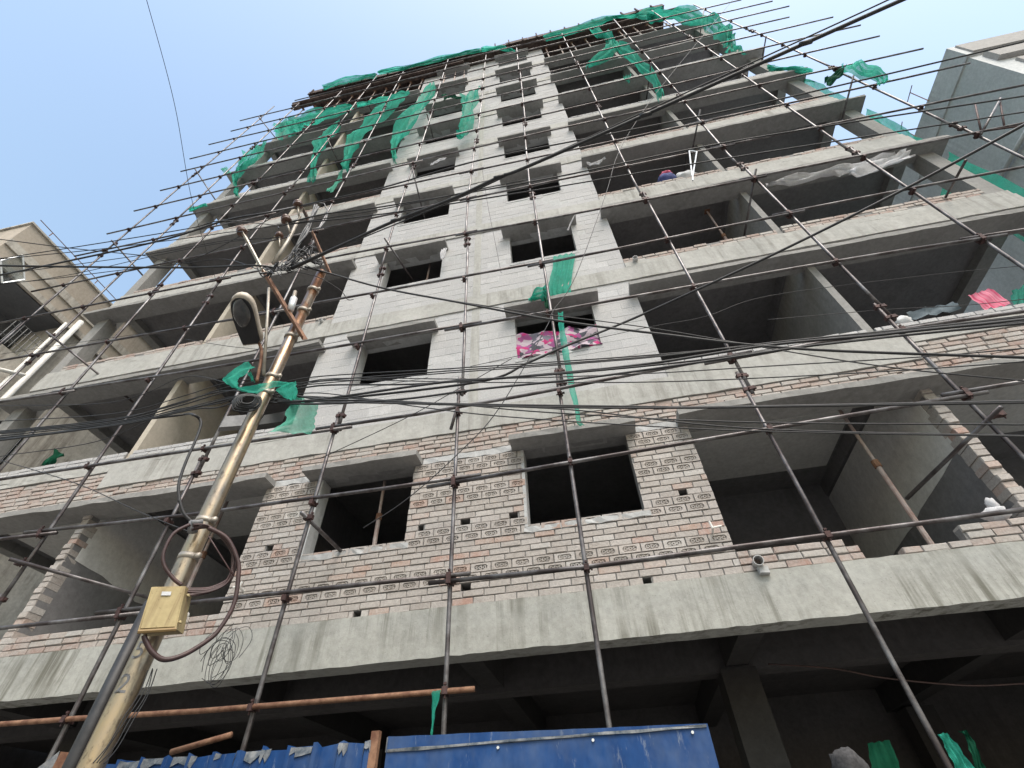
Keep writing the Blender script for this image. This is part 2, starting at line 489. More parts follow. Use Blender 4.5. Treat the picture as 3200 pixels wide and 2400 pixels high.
# first storey: washed brick with stamped courses
holes = [(1.85,1.95,4.64,4.73),(-0.23,-0.12,4.64,4.73),(-0.86,-0.73,4.64,4.73),(-1.42,-1.345,4.64,4.72),(-3.53,-3.42,4.64,4.73),
         (1.20,1.29,3.655,3.73),(-2.09,-1.99,3.655,3.73),(-0.82,-0.70,3.814,3.896)]
wins1 = [(WL[0],WL[1],zs(1),zc(1)),(WR[0],WR[1],zs(1),zc(1))]
bw = wall_grid(MB(), XL, XR, 3.652, 6.16, 0.007, 0.22, wins1+holes).obj('brick_wall','mortar',BL)
plan = [(.082,0)]*3+[(.11,1)]*2+[(.075,0)]*4+[(.11,1)]*2+[(.0835,0)]*4+[(.11,1)]*2+[(.0833,0)]*3+[(.11,1)]*2
pieces = []; z = 3.65
for i, (h, t) in enumerate(plan):
    for p in course_pieces(XL, XR, z, z+h, 0.246, (0.0,0.123,0.06,0.17)[i%4] if not t else (0.04,0.16)[i%2], wins1+holes, 0.011):
        pieces.append((*p, t))
    z += h
def brick_mesh(L=0.235, h=0.072, d=0.028):
    return MB().jbox((-L/2,-0.008,-h/2),(L/2,-0.008+d,h/2), .5, 0.0035, 0.006)
def stamped_mesh(flip):
    # brick laid on edge: a rounded frog pressed in with the raised letters DDS
    L, h = 0.235, 0.099
    mb = MB(); n = 20
    a, b = 0.080, 0.031
    inner = []
    for q in range(n):
        an = 2*math.pi*q/n
        cx = (a-b)*(1 if math.cos(an) >= 0 else -1) if abs(math.cos(an)) > 1e-6 else 0
        inner.append((cx + b*math.cos(an), b*math.sin(an)))
    outer = []
    for (x, zz) in inner:
        s = 1/max(abs(x)/(L/2), abs(zz)/(h/2)); 
        X, Z = x*s, zz*s
        outer.append((X, Z))
    # pull nearest outer points into the corners
    for cx in (-L/2, L/2):
        for cz in (-h/2, h/2):
            q = min(range(n), key=lambda i: (outer[i][0]-cx)**2 + (outer[i][1]-cz)**2)
            outer[q] = (cx, cz)
    R = lambda: random.uniform(-.0015,.0015)
    for (x,zz) in outer: mb.v.append((x, 0.02, zz))
    for (x,zz) in outer: mb.v.append((x*0.985+R(), -0.013, zz*0.97+R()))
    for (x,zz) in inner: mb.v.append((x, -0.013, zz))
    for (x,zz) in inner: mb.v.append((x*0.93, 0.0045, zz*0.86))
    for ring in range(3):
        for q in range(n):
            q2 = (q+1) % n
            mb.f.append((ring*n+q, ring*n+q2, (ring+1)*n+q2, (ring+1)*n+q)); mb.t.append(.5)
    mb.f.append(tuple(3*n+q for q in range(n))); mb.t.append(.5)
    me = mb.mesh('brick', 'brick')
    cu = bpy.data.curves.new('stamp', 'FONT'); cu.body = 'DDS'; cu.size = 0.058; cu.align_x = 'CENTER'; cu.align_y = 'CENTER'
    cu.resolution_u = 1; cu.extrude = 0.007; cu.offset = 0.0018; cu.space_character = 1.05
    to = bpy.data.objects.new('stamp', cu); C.objects.link(to)
    bpy.context.view_layer.update()
    tm = bpy.data.meshes.new_from_object(to)
    bpy.data.objects.remove(to); 
    bm = bmesh.new(); bm.from_mesh(tm)
    bm.transform(Matrix.Translation((0,-0.001,0)) @ Matrix.Rotation(math.pi/2, 4, 'X') @ Matrix.Scale(1.12, 4, (1,0,0)))
    bm.from_mesh(me)
    if flip: bm.transform(Matrix.Rotation(math.pi, 4, 'Y'))
    bm.to_mesh(me); bm.free()
    return me
plainB = [brick_mesh().mesh('brick','brick') for _ in range(5)]
stampB = [stamped_mesh(False), stamped_mesh(True), stamped_mesh(False)]
pieces.sort(key=lambda p: (-100 if p[4] and p[1]-p[0] > 0.15 else 0) + ((p[0]+p[1])/2-CAM.x)**2 + CAM.y**2 + ((p[2]+p[3])/2-CAM.z)**2)
rest = MB()
nb = 0
for (xa,xb,za,zb,t) in pieces:
    L = xb-xa; cx = (xa+xb)/2; cz = (za+zb)/2
    stamped = t and L > 0.15
    if nb < 300:
        me = random.choice(stampB) if stamped else random.choice(plainB)
        o = link('brick', me, bw, (cx, random.uniform(-.003,.003), cz), (0,0,0), (L/0.235,1,(zb-za)/(0.099 if stamped else 0.072)))
        nb += 1
    else:
        rest.jbox((xa,-0.008+random.uniform(-.003,.003),za),(xb,0.02,zb), random.random(), 0.0035, 0.006)
tag(rest.obj('brick','brick_t',bw), kind='stuff')
# smeared cement round the windows and lintel band
for (x0,x1) in ((XL,-3.18),(-1.45,-0.16),(1.56,XR)):
    rough_bar(MB(), x0, x1, -0.012, 0.1, 5.665, 5.765, 0.12, 0.008).obj('lintel_band','wall',BL)
for (x0,x1) in (WL,WR):
    rough_bar(MB(), x0-0.05, x1+0.06, -0.014, 0.2, zs(1)-0.07, zs(1)+0.004, 0.1, 0.010).obj('window_sill','wall',BL)
    MB().box((x0-0.035,-0.011,zs(1)+.004),(x0+0.004,0.215,zc(1)-.002)).obj('window_jamb','wall',BL)

def joined_courses(name, m, regions, length, hgt, opens, y0=-0.008, y1=0.06, parent=None, j=0.004, gap=0.013, ragged=0.0, skip=0.0):
    mb = MB()
    for (x0,x1,z0,z1) in regions:
        n = max(1, round((z1-z0)/hgt)); h = (z1-z0)/n
        for i in range(n):
            for (a,b,c,d) in course_pieces(x0, x1, z0+i*h, z0+(i+1)*h, length, random.random()*length*.6 + (i%2)*length*.4, opens, gap):
                if random.random() < skip: continue
                dy = random.uniform(-ragged, ragged*.3)
                mb.jbox((a,y0+dy,c),(b,y1,d), random.random(), j, 0.007)
    o = mb.obj(name, m, parent); tag(o, kind='stuff')
    return o
# raw red infill between sunshade and beam, parapets
for (a,b,z1) in ((XR+.002,5.45,6.16),(5.45,9.04,6.48),(-7.05,XL-.002,6.16),(-10.74,-7.05,6.48)):
    iw = MB().box((a,0.014,5.745),(b,0.2,z1)).obj('brick_infill','mortar',BL)
joined_courses('brick','red',[(XL,XR,5.77,6.155)],0.246,0.077,[(-3.17,-1.46,5.6,5.75),(-0.15,1.55,5.6,5.75)],-0.008,0.05,iw,0.006,0.014,0.012)
joined_courses('brick','red',[(XR,5.45,5.76,6.155),(5.45,9.04,5.76,6.478),(-7.05,XL,5.76,6.155),(-10.74,-7.05,5.76,6.478)],0.246,0.079,[],-0.006,0.05,iw,0.006,0.014,0.012)
for i, (a,b,n) in enumerate(((XR,3.30,3),(3.30,3.42,2),(3.80,4.42,1),(4.42,9.04,3),(-10.72,-6.95,3),(-6.82,XL,3))):
    pw = MB().box((a,0.012,3.652),(b,0.11,3.655+0.079*n-0.01)).obj('parapet','mortar',BL)
    joined_courses('brick','red',[(a,b,3.656,3.656+0.079*n)],0.246,0.079,[],-0.004,0.115,pw,0.006,0.013,0.01)
for k in range(2, 9):
    zt = bz(k)[1]+0.15
    for (a,b) in ((XR,5.12),(5.24,8.72),(-10.42,-6.94),(-6.82,XL)):
        n = 2 if (k != 3 or a != 5.24) else 3
        if k == 2: n = 2
        pw = MB().box((a,0.0,zt+.002),(b,0.11,zt+0.085*n-0.008)).obj('parapet','mortar',BL)
        joined_courses('brick','red' if k in (3,4,5) else 'block_t',[(a,b,zt+.003,zt+0.085*n)],0.246,0.085,[],-0.014,0.115,pw,0.005,0.012,0.008, 0.04 if k in (3,4) else 0)
# jagged brick ends of the first-storey partitions
for x in (-6.88, 5.18):
    pe = MB()
    z = 3.66; i = 0
    while z < 6.1:
        pe.jbox((x-.068+jit(.010),-0.004+jit(.012)+(0.008 if i%2 else 0),z),(x+.066+jit(.010),0.2,z+0.076), random.random(), .006, .008)
        z += 0.081; i += 1
    tag(pe.obj('brick','brick_t',BL), 'ragged brick end of the first-storey partition', kind='stuff')

# storeys above: pale aerated block walls
nblk = 0
protoK = [MB().jbox((-0.195,-0.003,-0.093),(0.195,0.03,0.093),.5,0.002,0.003).mesh('block','block') for _ in range(4)]
for k in range(2, 10):
    z0 = bz(k)[1]; z1 = bz(k+1)[0] if k < 9 else 30.62
    opens = [(WL[0],WL[1],zs(k),zc(k)),(WR[0],WR[1],zs(k),zc(k))]
    w = wall_grid(MB(), XL, XR, z0+.002, z1-.002, 0.0, 0.22, opens+[(-4+3.1+0.0,-4+3.16,zs(k)-.62,zs(k)-.55)]).obj('block_wall','wall',BL)
    n = round((z1-z0)/0.2); h = (z1-z0)/n
    jm = MB()
    oo = opens + [(-0.83,-0.66,z0,z1)]
    for i in range(n):
        for (a,b,c,d) in course_pieces(XL, XR, z0+i*h, z0+(i+1)*h, 0.40, (i%2)*0.2+random.uniform(0,.06), oo, 0.006):
            if nblk < 300 and k <= 4:
                link('block', random.choice(protoK), w, ((a+b)/2, random.uniform(-.002,.002), (c+d)/2), None, ((b-a)/0.39,1,(d-c)/0.186)); nblk += 1
            else:
                jm.jbox((a,-0.003+random.uniform(-.002,.002),c),(b,0.03,d), random.random(), 0.003, 0.004)
    if jm.v: tag(jm.obj('block','block_t',w), kind='stuff')
    rough_bar(MB(), -0.82, -0.67, -0.008, 0.05, z0+.003, z1-.003, 0.2, .004).obj('tie_column','beam',BL)
    for (x0,x1) in (WL,WR):
        rough_bar(MB(), x0-0.03, x1+0.03, -0.010, 0.2, zs(k)-0.05, zs(k)+0.003, 0.15, 0.005).obj('window_sill','wall',BL)

# drain stubs and small pipes in the facade
def stub(p, q, r, m='pvc', hollow=True):
    mb = MB(); mb.tube([p, q], r, 14, False); mb.tube([q, p], r*0.86, 14, False)
    p, q = Vector(p), Vector(q)
    d = (q-p).normalized()
    mb.tube([q, q+d*0.0005], [r, r*0.86], 14, False)
    return mb.obj('drain_pipe', m, BL, True)
stub((2.40,0.1,3.75),(2.38,-0.13,3.72),0.052)
stub((-4.42,0.1,3.95),(-4.42,-0.14,3.93),0.048,'pvc_w')
stub((2.46,0.1,9.82),(2.44,-0.10,9.80),0.05)
stub((-4.06,0.1,9.78),(-4.08,-0.09,9.75),0.04)
MB().tube([(2.07,0.02,4.12),(2.06,-0.10,4.14),(2.05,-0.10,4.22)],0.012,8).tube([(2.06,-0.10,4.14),(2.16,-0.10,4.15)],0.012,8).obj('drain_pipe','pvc_w',BL)
MB().tube([(-3.62,0.02,4.12),(-3.62,-0.12,4.14),(-3.70,-0.12,4.14)],0.014,8).tube([(-3.62,-.12,4.14),(-3.60,-.12,4.20)],.014,8).obj('drain_pipe','pvc_w',BL)
# cement dribble below the drain and putlog dowels
MB().jbox((2.36,-0.075,3.60),(2.46,-0.03,3.68),.5,.01,.01).obj('mortar_spill','wall',BL)

# ---- roof shuttering
RF = empty('roof_formwork', 'dark timber shuttering of the roof slab along the top of the building', 'formwork')
MB().box((-10.2,-0.5,30.68),(8.35,5.2,30.78)).obj('deck','timber',RF)
MB().box((-10.0,-0.35,30.784),(8.3,5.2,31.0)).obj('fresh_slab','inner',RF)
x = -10.2
while x < 8.3:
    w = random.uniform(0.7,1.3); x2 = min(x+w-0.015, 8.35)
    zt = 31.06+random.uniform(-.05,.05)
    MB().box((x,-0.53+random.uniform(-.01,.01),30.60+random.uniform(-.03,.02)),(x2,-0.503,zt)).obj('board','timber',RF)
    x += w
for i in range(26):
    x = -10.0+i*0.71
    MB().box((x,-0.6,30.45),(x+0.06,-0.54,31.12+random.uniform(-.1,.2))).obj('stud','timber',RF)
for i in range(16):
    x = -9.8+i*1.2
    MB().box((x,-0.48,30.60),(x+0.07,4.5,30.675)).obj('joist','timber',RF)
for (x0,x1) in ((-11.0,-1.72),(2.38,8.9)):
    MB().box((x0,-0.40,30.12),(x1,-0.31,30.24)).obj('bearer','timber',RF)
    MB().box((x0+.1,-0.30,30.20),(x1,-0.05,30.58)).obj('beam_box','timber',RF)
for i in range(24):
    x = random.uniform(-8,8); 
    MB().tube([(x,-.1,30.95),(x+random.uniform(-.05,.05),-.12,31.2+random.uniform(.05,.45))],0.007,4).obj('rebar','rust',RF)
MB().box((-10.95,-0.38,29.8),(-10.6,-0.1,30.11)).obj('beam_box','timber',RF)
xs = [-10.6,-9.9,-9.2,-8.5,-7.8,-7.3,-6.5,-5.9,-5.2,-4.6,-4.0, -2.75,-2.2,-1.72, 2.42,3.1,3.75,4.4,5.3,6.0,6.7,7.4,8.1]
def prop(x, y, z0, z1, label, group):
    t = empty('shoring_prop', label, 'prop', group, (x,y,z0))
    d = random.uniform(-.05,.05)
    MB().tube([(0,0,0),(d*.5,0,(z1-z0)*.55)],0.03,8).obj('outer_tube','prop',t)
    MB().tube([(d*.5,0,(z1-z0)*.5),(d,0,z1-z0)],0.022,8).obj('inner_tube','prop',t)
    MB().tube([(d*.5,0,(z1-z0)*.53),(d*.5,0,(z1-z0)*.57)],0.045,8).obj('collar','rust',t)
    MB().box((d-.06,-.06,z1-z0-.012),(d+.06,.06,z1-z0)).obj('head_plate','rust',t)
    return t
for i, x in enumerate(xs):
    prop(x, random.uniform(-.05,.0), 28.08, 30.12, 'pale steel shoring prop in the row under the roof shuttering', 'props under the roof shuttering')
prop(-2.15, 0.35, zs(1)-.6, bz(2)[0], 'steel prop standing inside the left brick window of the first storey', None)
prop(-2.1, 0.4, zs(3)-.6, bz(4)[0], 'steel prop standing inside the left window of the third storey', None)
prop(4.42, 0.55, zf(1), bz(2)[0], 'dark steel prop in the right bay of the brick storey', None)
prop(-5.02, 0.55, zf(1), bz(2)[0], 'steel prop in the left bay of the brick storey, joined by a cross tube', None)
prop(4.6, 0.6, bz(3)[1], bz(4)[0], 'steel prop beside the partition of the third storey, right bay', None)

# ------------------------------------------------------------------ scaffolding
SC = empty('scaffolding', 'rusty tube and coupler scaffolding covering the whole front of the building', 'scaffolding')
YS, YL = -0.80, -0.852
RT = 0.0225
stands = {  # name: (x bottom, x middle, x top, z bottom, z top)
 'K':(-11.55,-11.42,-11.12,0,28.1), 'J':(-9.95,-9.86,-9.58,0,27.4), 'I':(-8.05,-8.13,-7.45,0,28.3), 'H':(-6.12,-6.45,-5.98,0,29.3),
 'G':(-4.28,-4.52,-4.52,0,28.6), 'F':(-2.40,-2.52,-2.30,0,28.8), 'A':(-0.64,-0.80,-0.42,0,28.2), 'B':(0.64,0.64,0.99,0,27.6),
 'C':(2.79,2.81,3.13,0,28.3), 'D':(4.76,4.83,5.55,0,28.6), 'E':(6.5,6.76,7.22,0,28.4), 'R':(8.3,8.66,8.78,0,27.5)}
def sx(n, z):
    a, m, b, z0, z1 = stands[n]
    return a+(m-a)*z/12 if z < 12 else m+(b-m)*(z-12)/(z1-12)
def coupler_mesh():
    mb = MB()
    mb.box((-.028,-.028,-.024),(.028,.028,.024)); mb.box((-.024,-.080,-.028),(.024,-.024,.028))
    mb.tube([(-.052,-.01,0),(.055,-.01,.004)],.009,6); mb.tube([(0,-.06,-.056),(0.004,-.06,.064)],.008,6)
    mb.box((.040,-.018,-.010),(.058,.002,.012)); mb.box((-.012,-.072,.044),(.012,-.05,.060))
    return mb.mesh('coupler','clamp')
CM = coupler_mesh()
def sleeve_mesh():
    mb = MB()
    mb.box((-.030,-.028,-.024),(.092,.028,.024)); mb.tube([(.03,-.048,0),(.03,.048,0)],.010,6); mb.box((.09,-.011,-.013),(.112,.011,.013))
    return mb.mesh('swivel_coupler','clamp')
SLM = sleeve_mesh()
jitter = lambda a: random.uniform(-a, a)
joint = {'K':(8.2,14.0,19.6),'J':(9.2,15.2,21.4),'I':(5.6,11.2,17.3,23),'H':(3.9,10.2,15.9,21.8),'G':(5.6,11.9,16.6,22.6),'F':(6.0,9.9,15.3,20.6),'A':(6.3,10.4,16.3,22.0),'B':(6.15,11.9,16.8,23.1),'C':(5.55,10.8,16.9,22.4),'D':(6.35,11.2,16.2,21.9),'E':(6.1,10.9,16.8,22.3),'R':(5.2,11.0,15.6,21.0)}
for n in stands:
    zz = [0, *joint[n], stands[n][4]]
    for i in range(len(zz)-1):
        a = zz[i]-(0.18 if i else 0); b = zz[i+1]+(0.18 if i < len(zz)-2 else 0)
        dx = 0.05*(i % 2)
        m = [a+(b-a)*q/6 for q in range(7)]
        MB().tube([(sx(n,z)+dx, YS, z) for z in m], RT, 8).obj('standard','pipe',SC,True)
        if i:
            for dz in (-.12,.11): link('swivel_coupler', SLM, SC, (sx(n,zz[i]), YS, zz[i]+dz), (0,0,jitter(.2)))
# ledgers: (left end x,z) ... (right end x,z) with intermediate heights
ledgers = [
 [(-8.0,2.78),(-2.4,2.66),(-0.41,2.64)],
 [(-8.8,3.68),(-2.4,3.60),(0.66,3.54),(2.81,3.57),(7.5,3.62)],
 [(-9.5,4.95),(-4.34,4.74),(-0.67,4.68),(0.64,4.75),(4.65,4.85),(8.6,4.9)],
 [(-10.4,5.95),(-4.47,5.87),(-0.73,5.79),(2.8,5.93),(4.7,5.96),(9.4,5.80)],
 [(-12.0,8.0),(-6.41,7.71),(-2.52,7.59),(0.72,7.55),(4.78,7.52),(10.0,7.25)],
 [(-12.4,9.35),(-6.6,9.18),(-2.52,9.04),(0.74,8.96),(4.81,9.02),(10.6,9.0)],
 [(-12.3,11.0),(-6.53,10.89),(-2.51,10.75),(0.67,10.58),(4.8,10.5),(10.8,10.42)],
 [(-12.33,12.38),(0.59,12.32),(10.75,12.0)],
 [(-12.32,14.15),(0.6,13.92),(8.74,13.72),(10.71,13.76)],
 [(-12.06,15.36),(0.6,15.56),(10.71,15.42)],
 [(-12.07,16.91),(0.67,17.13),(10.66,17.12)],
 [(-11.97,18.46),(0.68,18.7),(10.91,18.53)],
 [(-12.1,20.25),(0.71,20.3),(10.9,20.08)],
 [(-12.47,21.75),(0.79,21.84),(10.12,21.35)],
 [(-12.36,23.32),(0.88,23.19),(10.76,22.85)],
 [(-11.96,24.78),(0.93,24.89),(10.75,24.29)],
 [(-12.19,26.44),(0.99,26.36),(10.17,25.78)],
 [(-9.9,27.9),(-2.3,27.9),(5.4,27.5)],
]
def lz(L, x):
    for (a,b) in zip(L, L[1:]):
        if x <= b[0]: break
    t = (x-a[0])/(b[0]-a[0]); return a[1]+(b[1]-a[1])*t
lapsets = [['H','A','D'],['G','A','D'],['H','A','D'],['F','C'],['I','A','E'],['G','B','D']]
for i, L in enumerate(ledgers):
    x0, x1 = L[0][0], L[-1][0]
    cuts = [sx(n, lz(L, sx(n,10))) for n in lapsets[i % 6] if x0+1.5 < sx(n,10) < x1-1.5]
    if i == 0: cuts = []
    ends = [x0, *cuts, x1]
    for q in range(len(ends)-1):
        a = ends[q]-(random.uniform(.18,.34) if q else 0); b = ends[q+1]+(random.uniform(.18,.34) if q < len(ends)-2 else 0)
        dz = 0.055 if q % 2 else 0
        n = max(3, int((b-a)/1.2))
        pts = [(a+(b-a)*k/n, YL+jitter(.004), lz(L, min(max(a+(b-a)*k/n,x0),x1))+dz+jitter(.006)) for k in range(n+1)]
        pts[0] = (a, YL, lz(L,max(a,x0))+dz); pts[-1] = (b, YL, lz(L,min(b,x1))+dz)
        MB().tube(pts, RT, 8).obj('ledger','rust' if i == 0 else 'pipe',SC,True)
        if q:
            link('coupler', CM, SC, (ends[q], YS, lz(L,ends[q])+0.055), (0,0,0))
    for n in stands:
        x = sx(n, lz(L, min(max(sx(n,10),x0),x1)))
        if x0-0.02 < x < x1+0.02:
            zz = lz(L, x)
            if zz < stands[n][4]:
                link('coupler', CM, SC, (x+0.005, YS, zz), (jitter(.06), jitter(.05), jitter(.2)))
# transoms reaching back into the building, and slanted ties
def transom(p, q, ends=True, r=RT):
    MB().tube([p, q], r, 8).obj('transom','pipe',SC,True)
    link('coupler', CM, SC, (p[0], p[1]+0.12, p[2]), (0,0,math.pi/2))
transom((-2.44,-0.98,4.50),(-2.42,0.3,4.50))
transom((4.82,-1.0,4.55),(4.50,0.55,4.52))
transom((-6.2,-1.0,4.42),(-5.0,0.62,4.30))
transom((-11.3,-0.9,19.9),(-10.3,0.5,18.4))
transom((-11.15,-0.9,26.2),(-10.4,0.1,25.3))
transom((-11.38,-0.9,14.6),(-10.5,0.4,13.7))
transom((-9.95,-0.95,9.95),(-8.6,0.6,9.0))
for (p, q) in (
  ([(-2.529,-0.95,11.018)][0], [(-2.219,0.15,10.835)][0]),
  ([(-2.365,-0.95,14.779)][0], [(-2.306,0.15,14.021)][0]),
  ([(-2.429,-0.95,19.693)][0], [(-2.543,0.1,20.12)][0]),
  ([(-5.64,-0.9,24.653)][0], [(-6.216,0.1,26.94)][0]),
  ([(-6.123,-0.9,19.832)][0], [(-5.963,0.1,19.493)][0]),
  ([(4.901,-0.95,10.67)][0], [(4.685,0.2,10.257)][0]),
  ([(5.018,-0.95,14.386)][0], [(4.789,-0.2,14.054)][0]),
  ([(5.053,-0.95,19.478)][0], [(4.916,0.1,19.519)][0]),
  ([(8.645,-0.9,19.604)][0], [(8.6,-0.2,19.556)][0]),
  ([(8.67,-0.9,25.718)][0], [(8.241,-0.2,24.745)][0]),
  ([(8.62,-0.9,14.522)][0], [(8.371,-0.1,14.113)][0]),
  ([(9.754,-0.9,11.577)][0], [(8.646,-0.85,10.409)][0]),
  ([(7.805,-0.9,9.529)][0], [(8.106,0.0,9.939)][0]),
  ([(-0.698,-0.85,5.977)][0], [(-0.78,-0.85,5.505)][0])):
    MB().tube([p, q], 0.0215, 8).obj('tie_tube','pipe',SC,True)
MB().tube([(-2.718,-1.25,2.313),(-2.241,-1.25,2.392)],0.022,8).obj('loose_tube','rust',SC,True)
# ladder-like hanger frame at the right
for seg in ([(9.394,-0.85,11.673),(8.733,-0.85,10.538)],[(9.844,-0.85,11.702),(9.053,-0.85,10.443)],[(9.773,-0.85,11.6),(8.746,-0.85,10.529)],[(8.725,-0.85,10.512),(9.334,-0.85,10.404)]):
    MB().tube(seg,0.016,6).obj('tie_tube','clamp',SC,True)

# ------------------------------------------------------------------ utility pole
PXc, PYc = -2.266, -2.339
UP = empty('utility_pole', 'tall steel utility pole with cross arms, insulators and tangled cables in front of the scaffolding', 'utility pole', None, (PXc,PYc,0))
def polemat():
    m, t, b = mat('pole with gold reflection')
    w = world_coords(t, (1,1,0.5))
    n1 = noise(t, w, 5, 5, .7); n2 = noise(t, w, 26, 4, .7)
    col = ramp(t, n1, [(0.33,(0.17,0.145,0.125)),(0.48,(0.33,0.265,0.195)),(0.70,(0.40,0.30,0.18))])  # gold tint puts a warm reflection into the pole colour
    sep = N(t,'ShaderNodeSeparateXYZ'); g_ = N(t,'ShaderNodeNewGeometry'); t.links.new(g_.outputs['Position'], sep.inputs[0])
    mr = N(t,'ShaderNodeMapRange'); mr.inputs[1].default_value = 4.2; mr.inputs[2].default_value = 6.6; t.links.new(sep.outputs[2], mr.inputs[0])
    mm = N(t,'ShaderNodeMath',operation='MULTIPLY'); t.links.new(ramp(t, n1,[(0.42,(0,0,0)),(0.55,(1,1,1))]), mm.inputs[0]); t.links.new(mr.outputs[0], mm.inputs[1])
    col = mix(t, mm.outputs[0], col, (0.20,0.085,0.035))
    col = mix(t, ramp(t, n2,[(0.56,(0,0,0)),(0.68,(.7,.7,.7))]), col, (0.11,0.085,0.065))
    t.links.new(col, b.inputs['Base Color']); b.inputs['Metallic'].default_value = 0.75; b.inputs['Roughness'].default_value = 0.3
    bump(t, b, n2, 0.15, 0.004)
    return m
MT['pole'] = polemat()
MT['porcelain'] = plain('brown porcelain', (0.07,0.035,0.022), (0.12,0.06,0.04), 8, 0.25, 0, 0)
MT['galv'] = plain('galvanised arm', (0.28,0.25,0.21), (0.42,0.38,0.33), 9, 0.5, 0.5)
def rel(pts): return [tuple(Vector(p)-Vector((PXc,PYc,0))) for p in pts]
MB().tube([(0,0,z) for z in (0,2,4,5.5,7.35)], [0.074,0.070,0.065,0.062,0.058], 24).obj('pole_shaft','pole',UP,True)
for z in (3.32,3.62,5.05,5.28,5.95,6.45,6.9):
    MB().tube([(0,0,z-.02),(0,0,z+.02)],0.074,20).box((.06,-.03,z-.018),(.11,.0,z+.018)).obj('clamp_band','galv',UP,True)
# black riser conduit on the left side
MB().tube([(-0.115,-0.02,0),(-0.115,-0.02,2.2),(-0.115,-0.02,3.0)],0.043,14).obj('riser_conduit','wire',UP,True)
MB().tube([(-0.1,0.02,3.0),(-0.095,0.02,4.6),(-0.085,0.02,5.6)],0.017,8).obj('riser_conduit','wire_grey',UP,True)
# painted pole number
for (body, zz, an) in (('5',2.62,-2.2),('2',2.43,-2.05)):
    cu = bpy.data.curves.new('number','FONT'); cu.body = body; cu.size = 0.15; cu.align_x = 'CENTER'; cu.extrude = 0.0006
    to = bpy.data.objects.new('number', cu); C.objects.link(to); bpy.context.view_layer.update()
    tm = bpy.data.meshes.new_from_object(to); bpy.data.objects.remove(to)
    bm = bmesh.new(); bm.from_mesh(tm)
    bmesh.ops.subdivide_edges(bm, edges=bm.edges, cuts=2)
    for v in bm.verts:
        r_ = 0.0712+v.co.z; a_ = v.co.x/0.0712
        th = math.radians(-45) + a_ - 0.5
        v.co = Vector((r_*math.cos(th), r_*math.sin(th), zz+v.co.y))
    bm.to_mesh(tm); bm.free()
    tm.materials.clear(); tm.materials.append(MT['wire_grey'])
    link('number', tm, UP)
# cross arms and insulators
def arm(pts, w, m):
    a, b = [Vector(p) for p in rel(pts)]
    d = (b-a).normalized(); s = d.cross(Vector((0,0,1))).normalized(); u = s.cross(d)
    mb = MB()
    for (o1,o2,q1,q2) in ((0,w,0,.006),(0,.006,.006,w)):
        c = [a+s*o1+u*q1, a+s*o2+u*q1, a+s*o2+u*q2, a+s*o1+u*q2]
        mb.poly([tuple(p) for p in c], b-a)
    return mb.obj('cross_arm', m, UP)
arm([(-2.724,-2.749,6.867)]+[(-2.109,-2.331,5.872)],0.06,'rust')
arm([(-3.119,-3.011,7.566),(-2.806,-2.689,6.991)],0.045,'galv')
arm([(-2.5,-2.59,8.09),(-2.203,-2.284,7.379)],0.05,'rust')
arm([(-2.666,-2.761,8.504),(-2.588,-2.68,8.326)],0.06,'timber')
MB().tube(rel([(-2.535,-2.697,6.526),(-2.45,-2.61,6.098),(-2.285,-2.44,5.231)]),0.016,10).obj('stay_tube','galv',UP,True)
MB().tube(rel([(-2.698,-2.722,8.429),(-2.676,-2.699,7.705),(-2.68,-2.703,7.131)]),[0.02,0.026,0.028],12).obj('stay_tube','galv',UP,True)
MB().tube(rel([(-2.348,-2.505,6.673),(-2.323,-2.48,6.407)]),0.022,12).obj('stay_tube','galv',UP,True)
MB().tube(rel([(-2.332,-2.489,6.542),(-2.318,-2.474,6.308)]),0.04,12).obj('splice_sleeve','alu',UP,True)
MB().tube(rel([(-2.513,-2.675,7.426),(-2.51,-2.672,8.092),(-2.539,-2.701,8.78)]),0.014,8).tube(rel([(-2.444,-2.604,8.559),(-2.428,-2.588,8.792),(-2.49,-2.651,8.929),(-2.551,-2.714,8.849)]),0.010,8).obj('cable_tail','wire_grey',UP,True)
MB().tube(rel([(-2.499,-2.618,8.14),(-2.438,-2.555,8.291),(-2.423,-2.539,8.567),(-2.443,-2.56,8.797)]),0.014,8).obj('cable_tail','wire_grey',UP,True)
for q in range(6):
    pts = [Vector(p)+Vector((jitter(.03),jitter(.03),jitter(.03))) for p in rel([(-2.498,-2.659,7.159),(-2.505,-2.667,7.506),(-2.504,-2.665,7.921),(-2.508,-2.669,8.312),(-2.53,-2.693,8.734)])]
    MB().tube(spline(pts, 5), random.choice((.008,.011,.013)), 6).obj('cable_tail','wire_grey' if q % 3 else 'wire',UP,True)
def insulator(p, hook, s=1.0):
    p = Vector(rel([p])[0]); h = Vector(rel([hook])[0])
    d = (p-h).normalized()
    o = MB().tube([h, p-d*0.02*s], 0.009*s, 6).obj('insulator_pin','galv',UP,True)
    pr_ = [(0,.022),(.012,.045),(.024,.045),(.03,.026),(.042,.04),(.054,.04),(.06,.022),(.075,.03),(.088,.018)]
    MB().tube([p+d*(q-.03)*s for q,_ in pr_], [r_*s for _,r_ in pr_], 14).obj('insulator_body','porcelain',o,True)
insulator([(-2.731,-2.827,8.61)][0], [(-2.672,-2.766,8.353)][0], 1.6)
insulator([(-2.744,-2.84,8.096)][0], [(-2.656,-2.75,7.848)][0], 1.6)
insulator([(-3.113,-3.005,7.587)][0], [(-3.0,-2.931,7.386)][0], 1.5)
insulator([(-2.762,-2.787,7.747)][0], [(-2.684,-2.75,7.473)][0], 1.2)

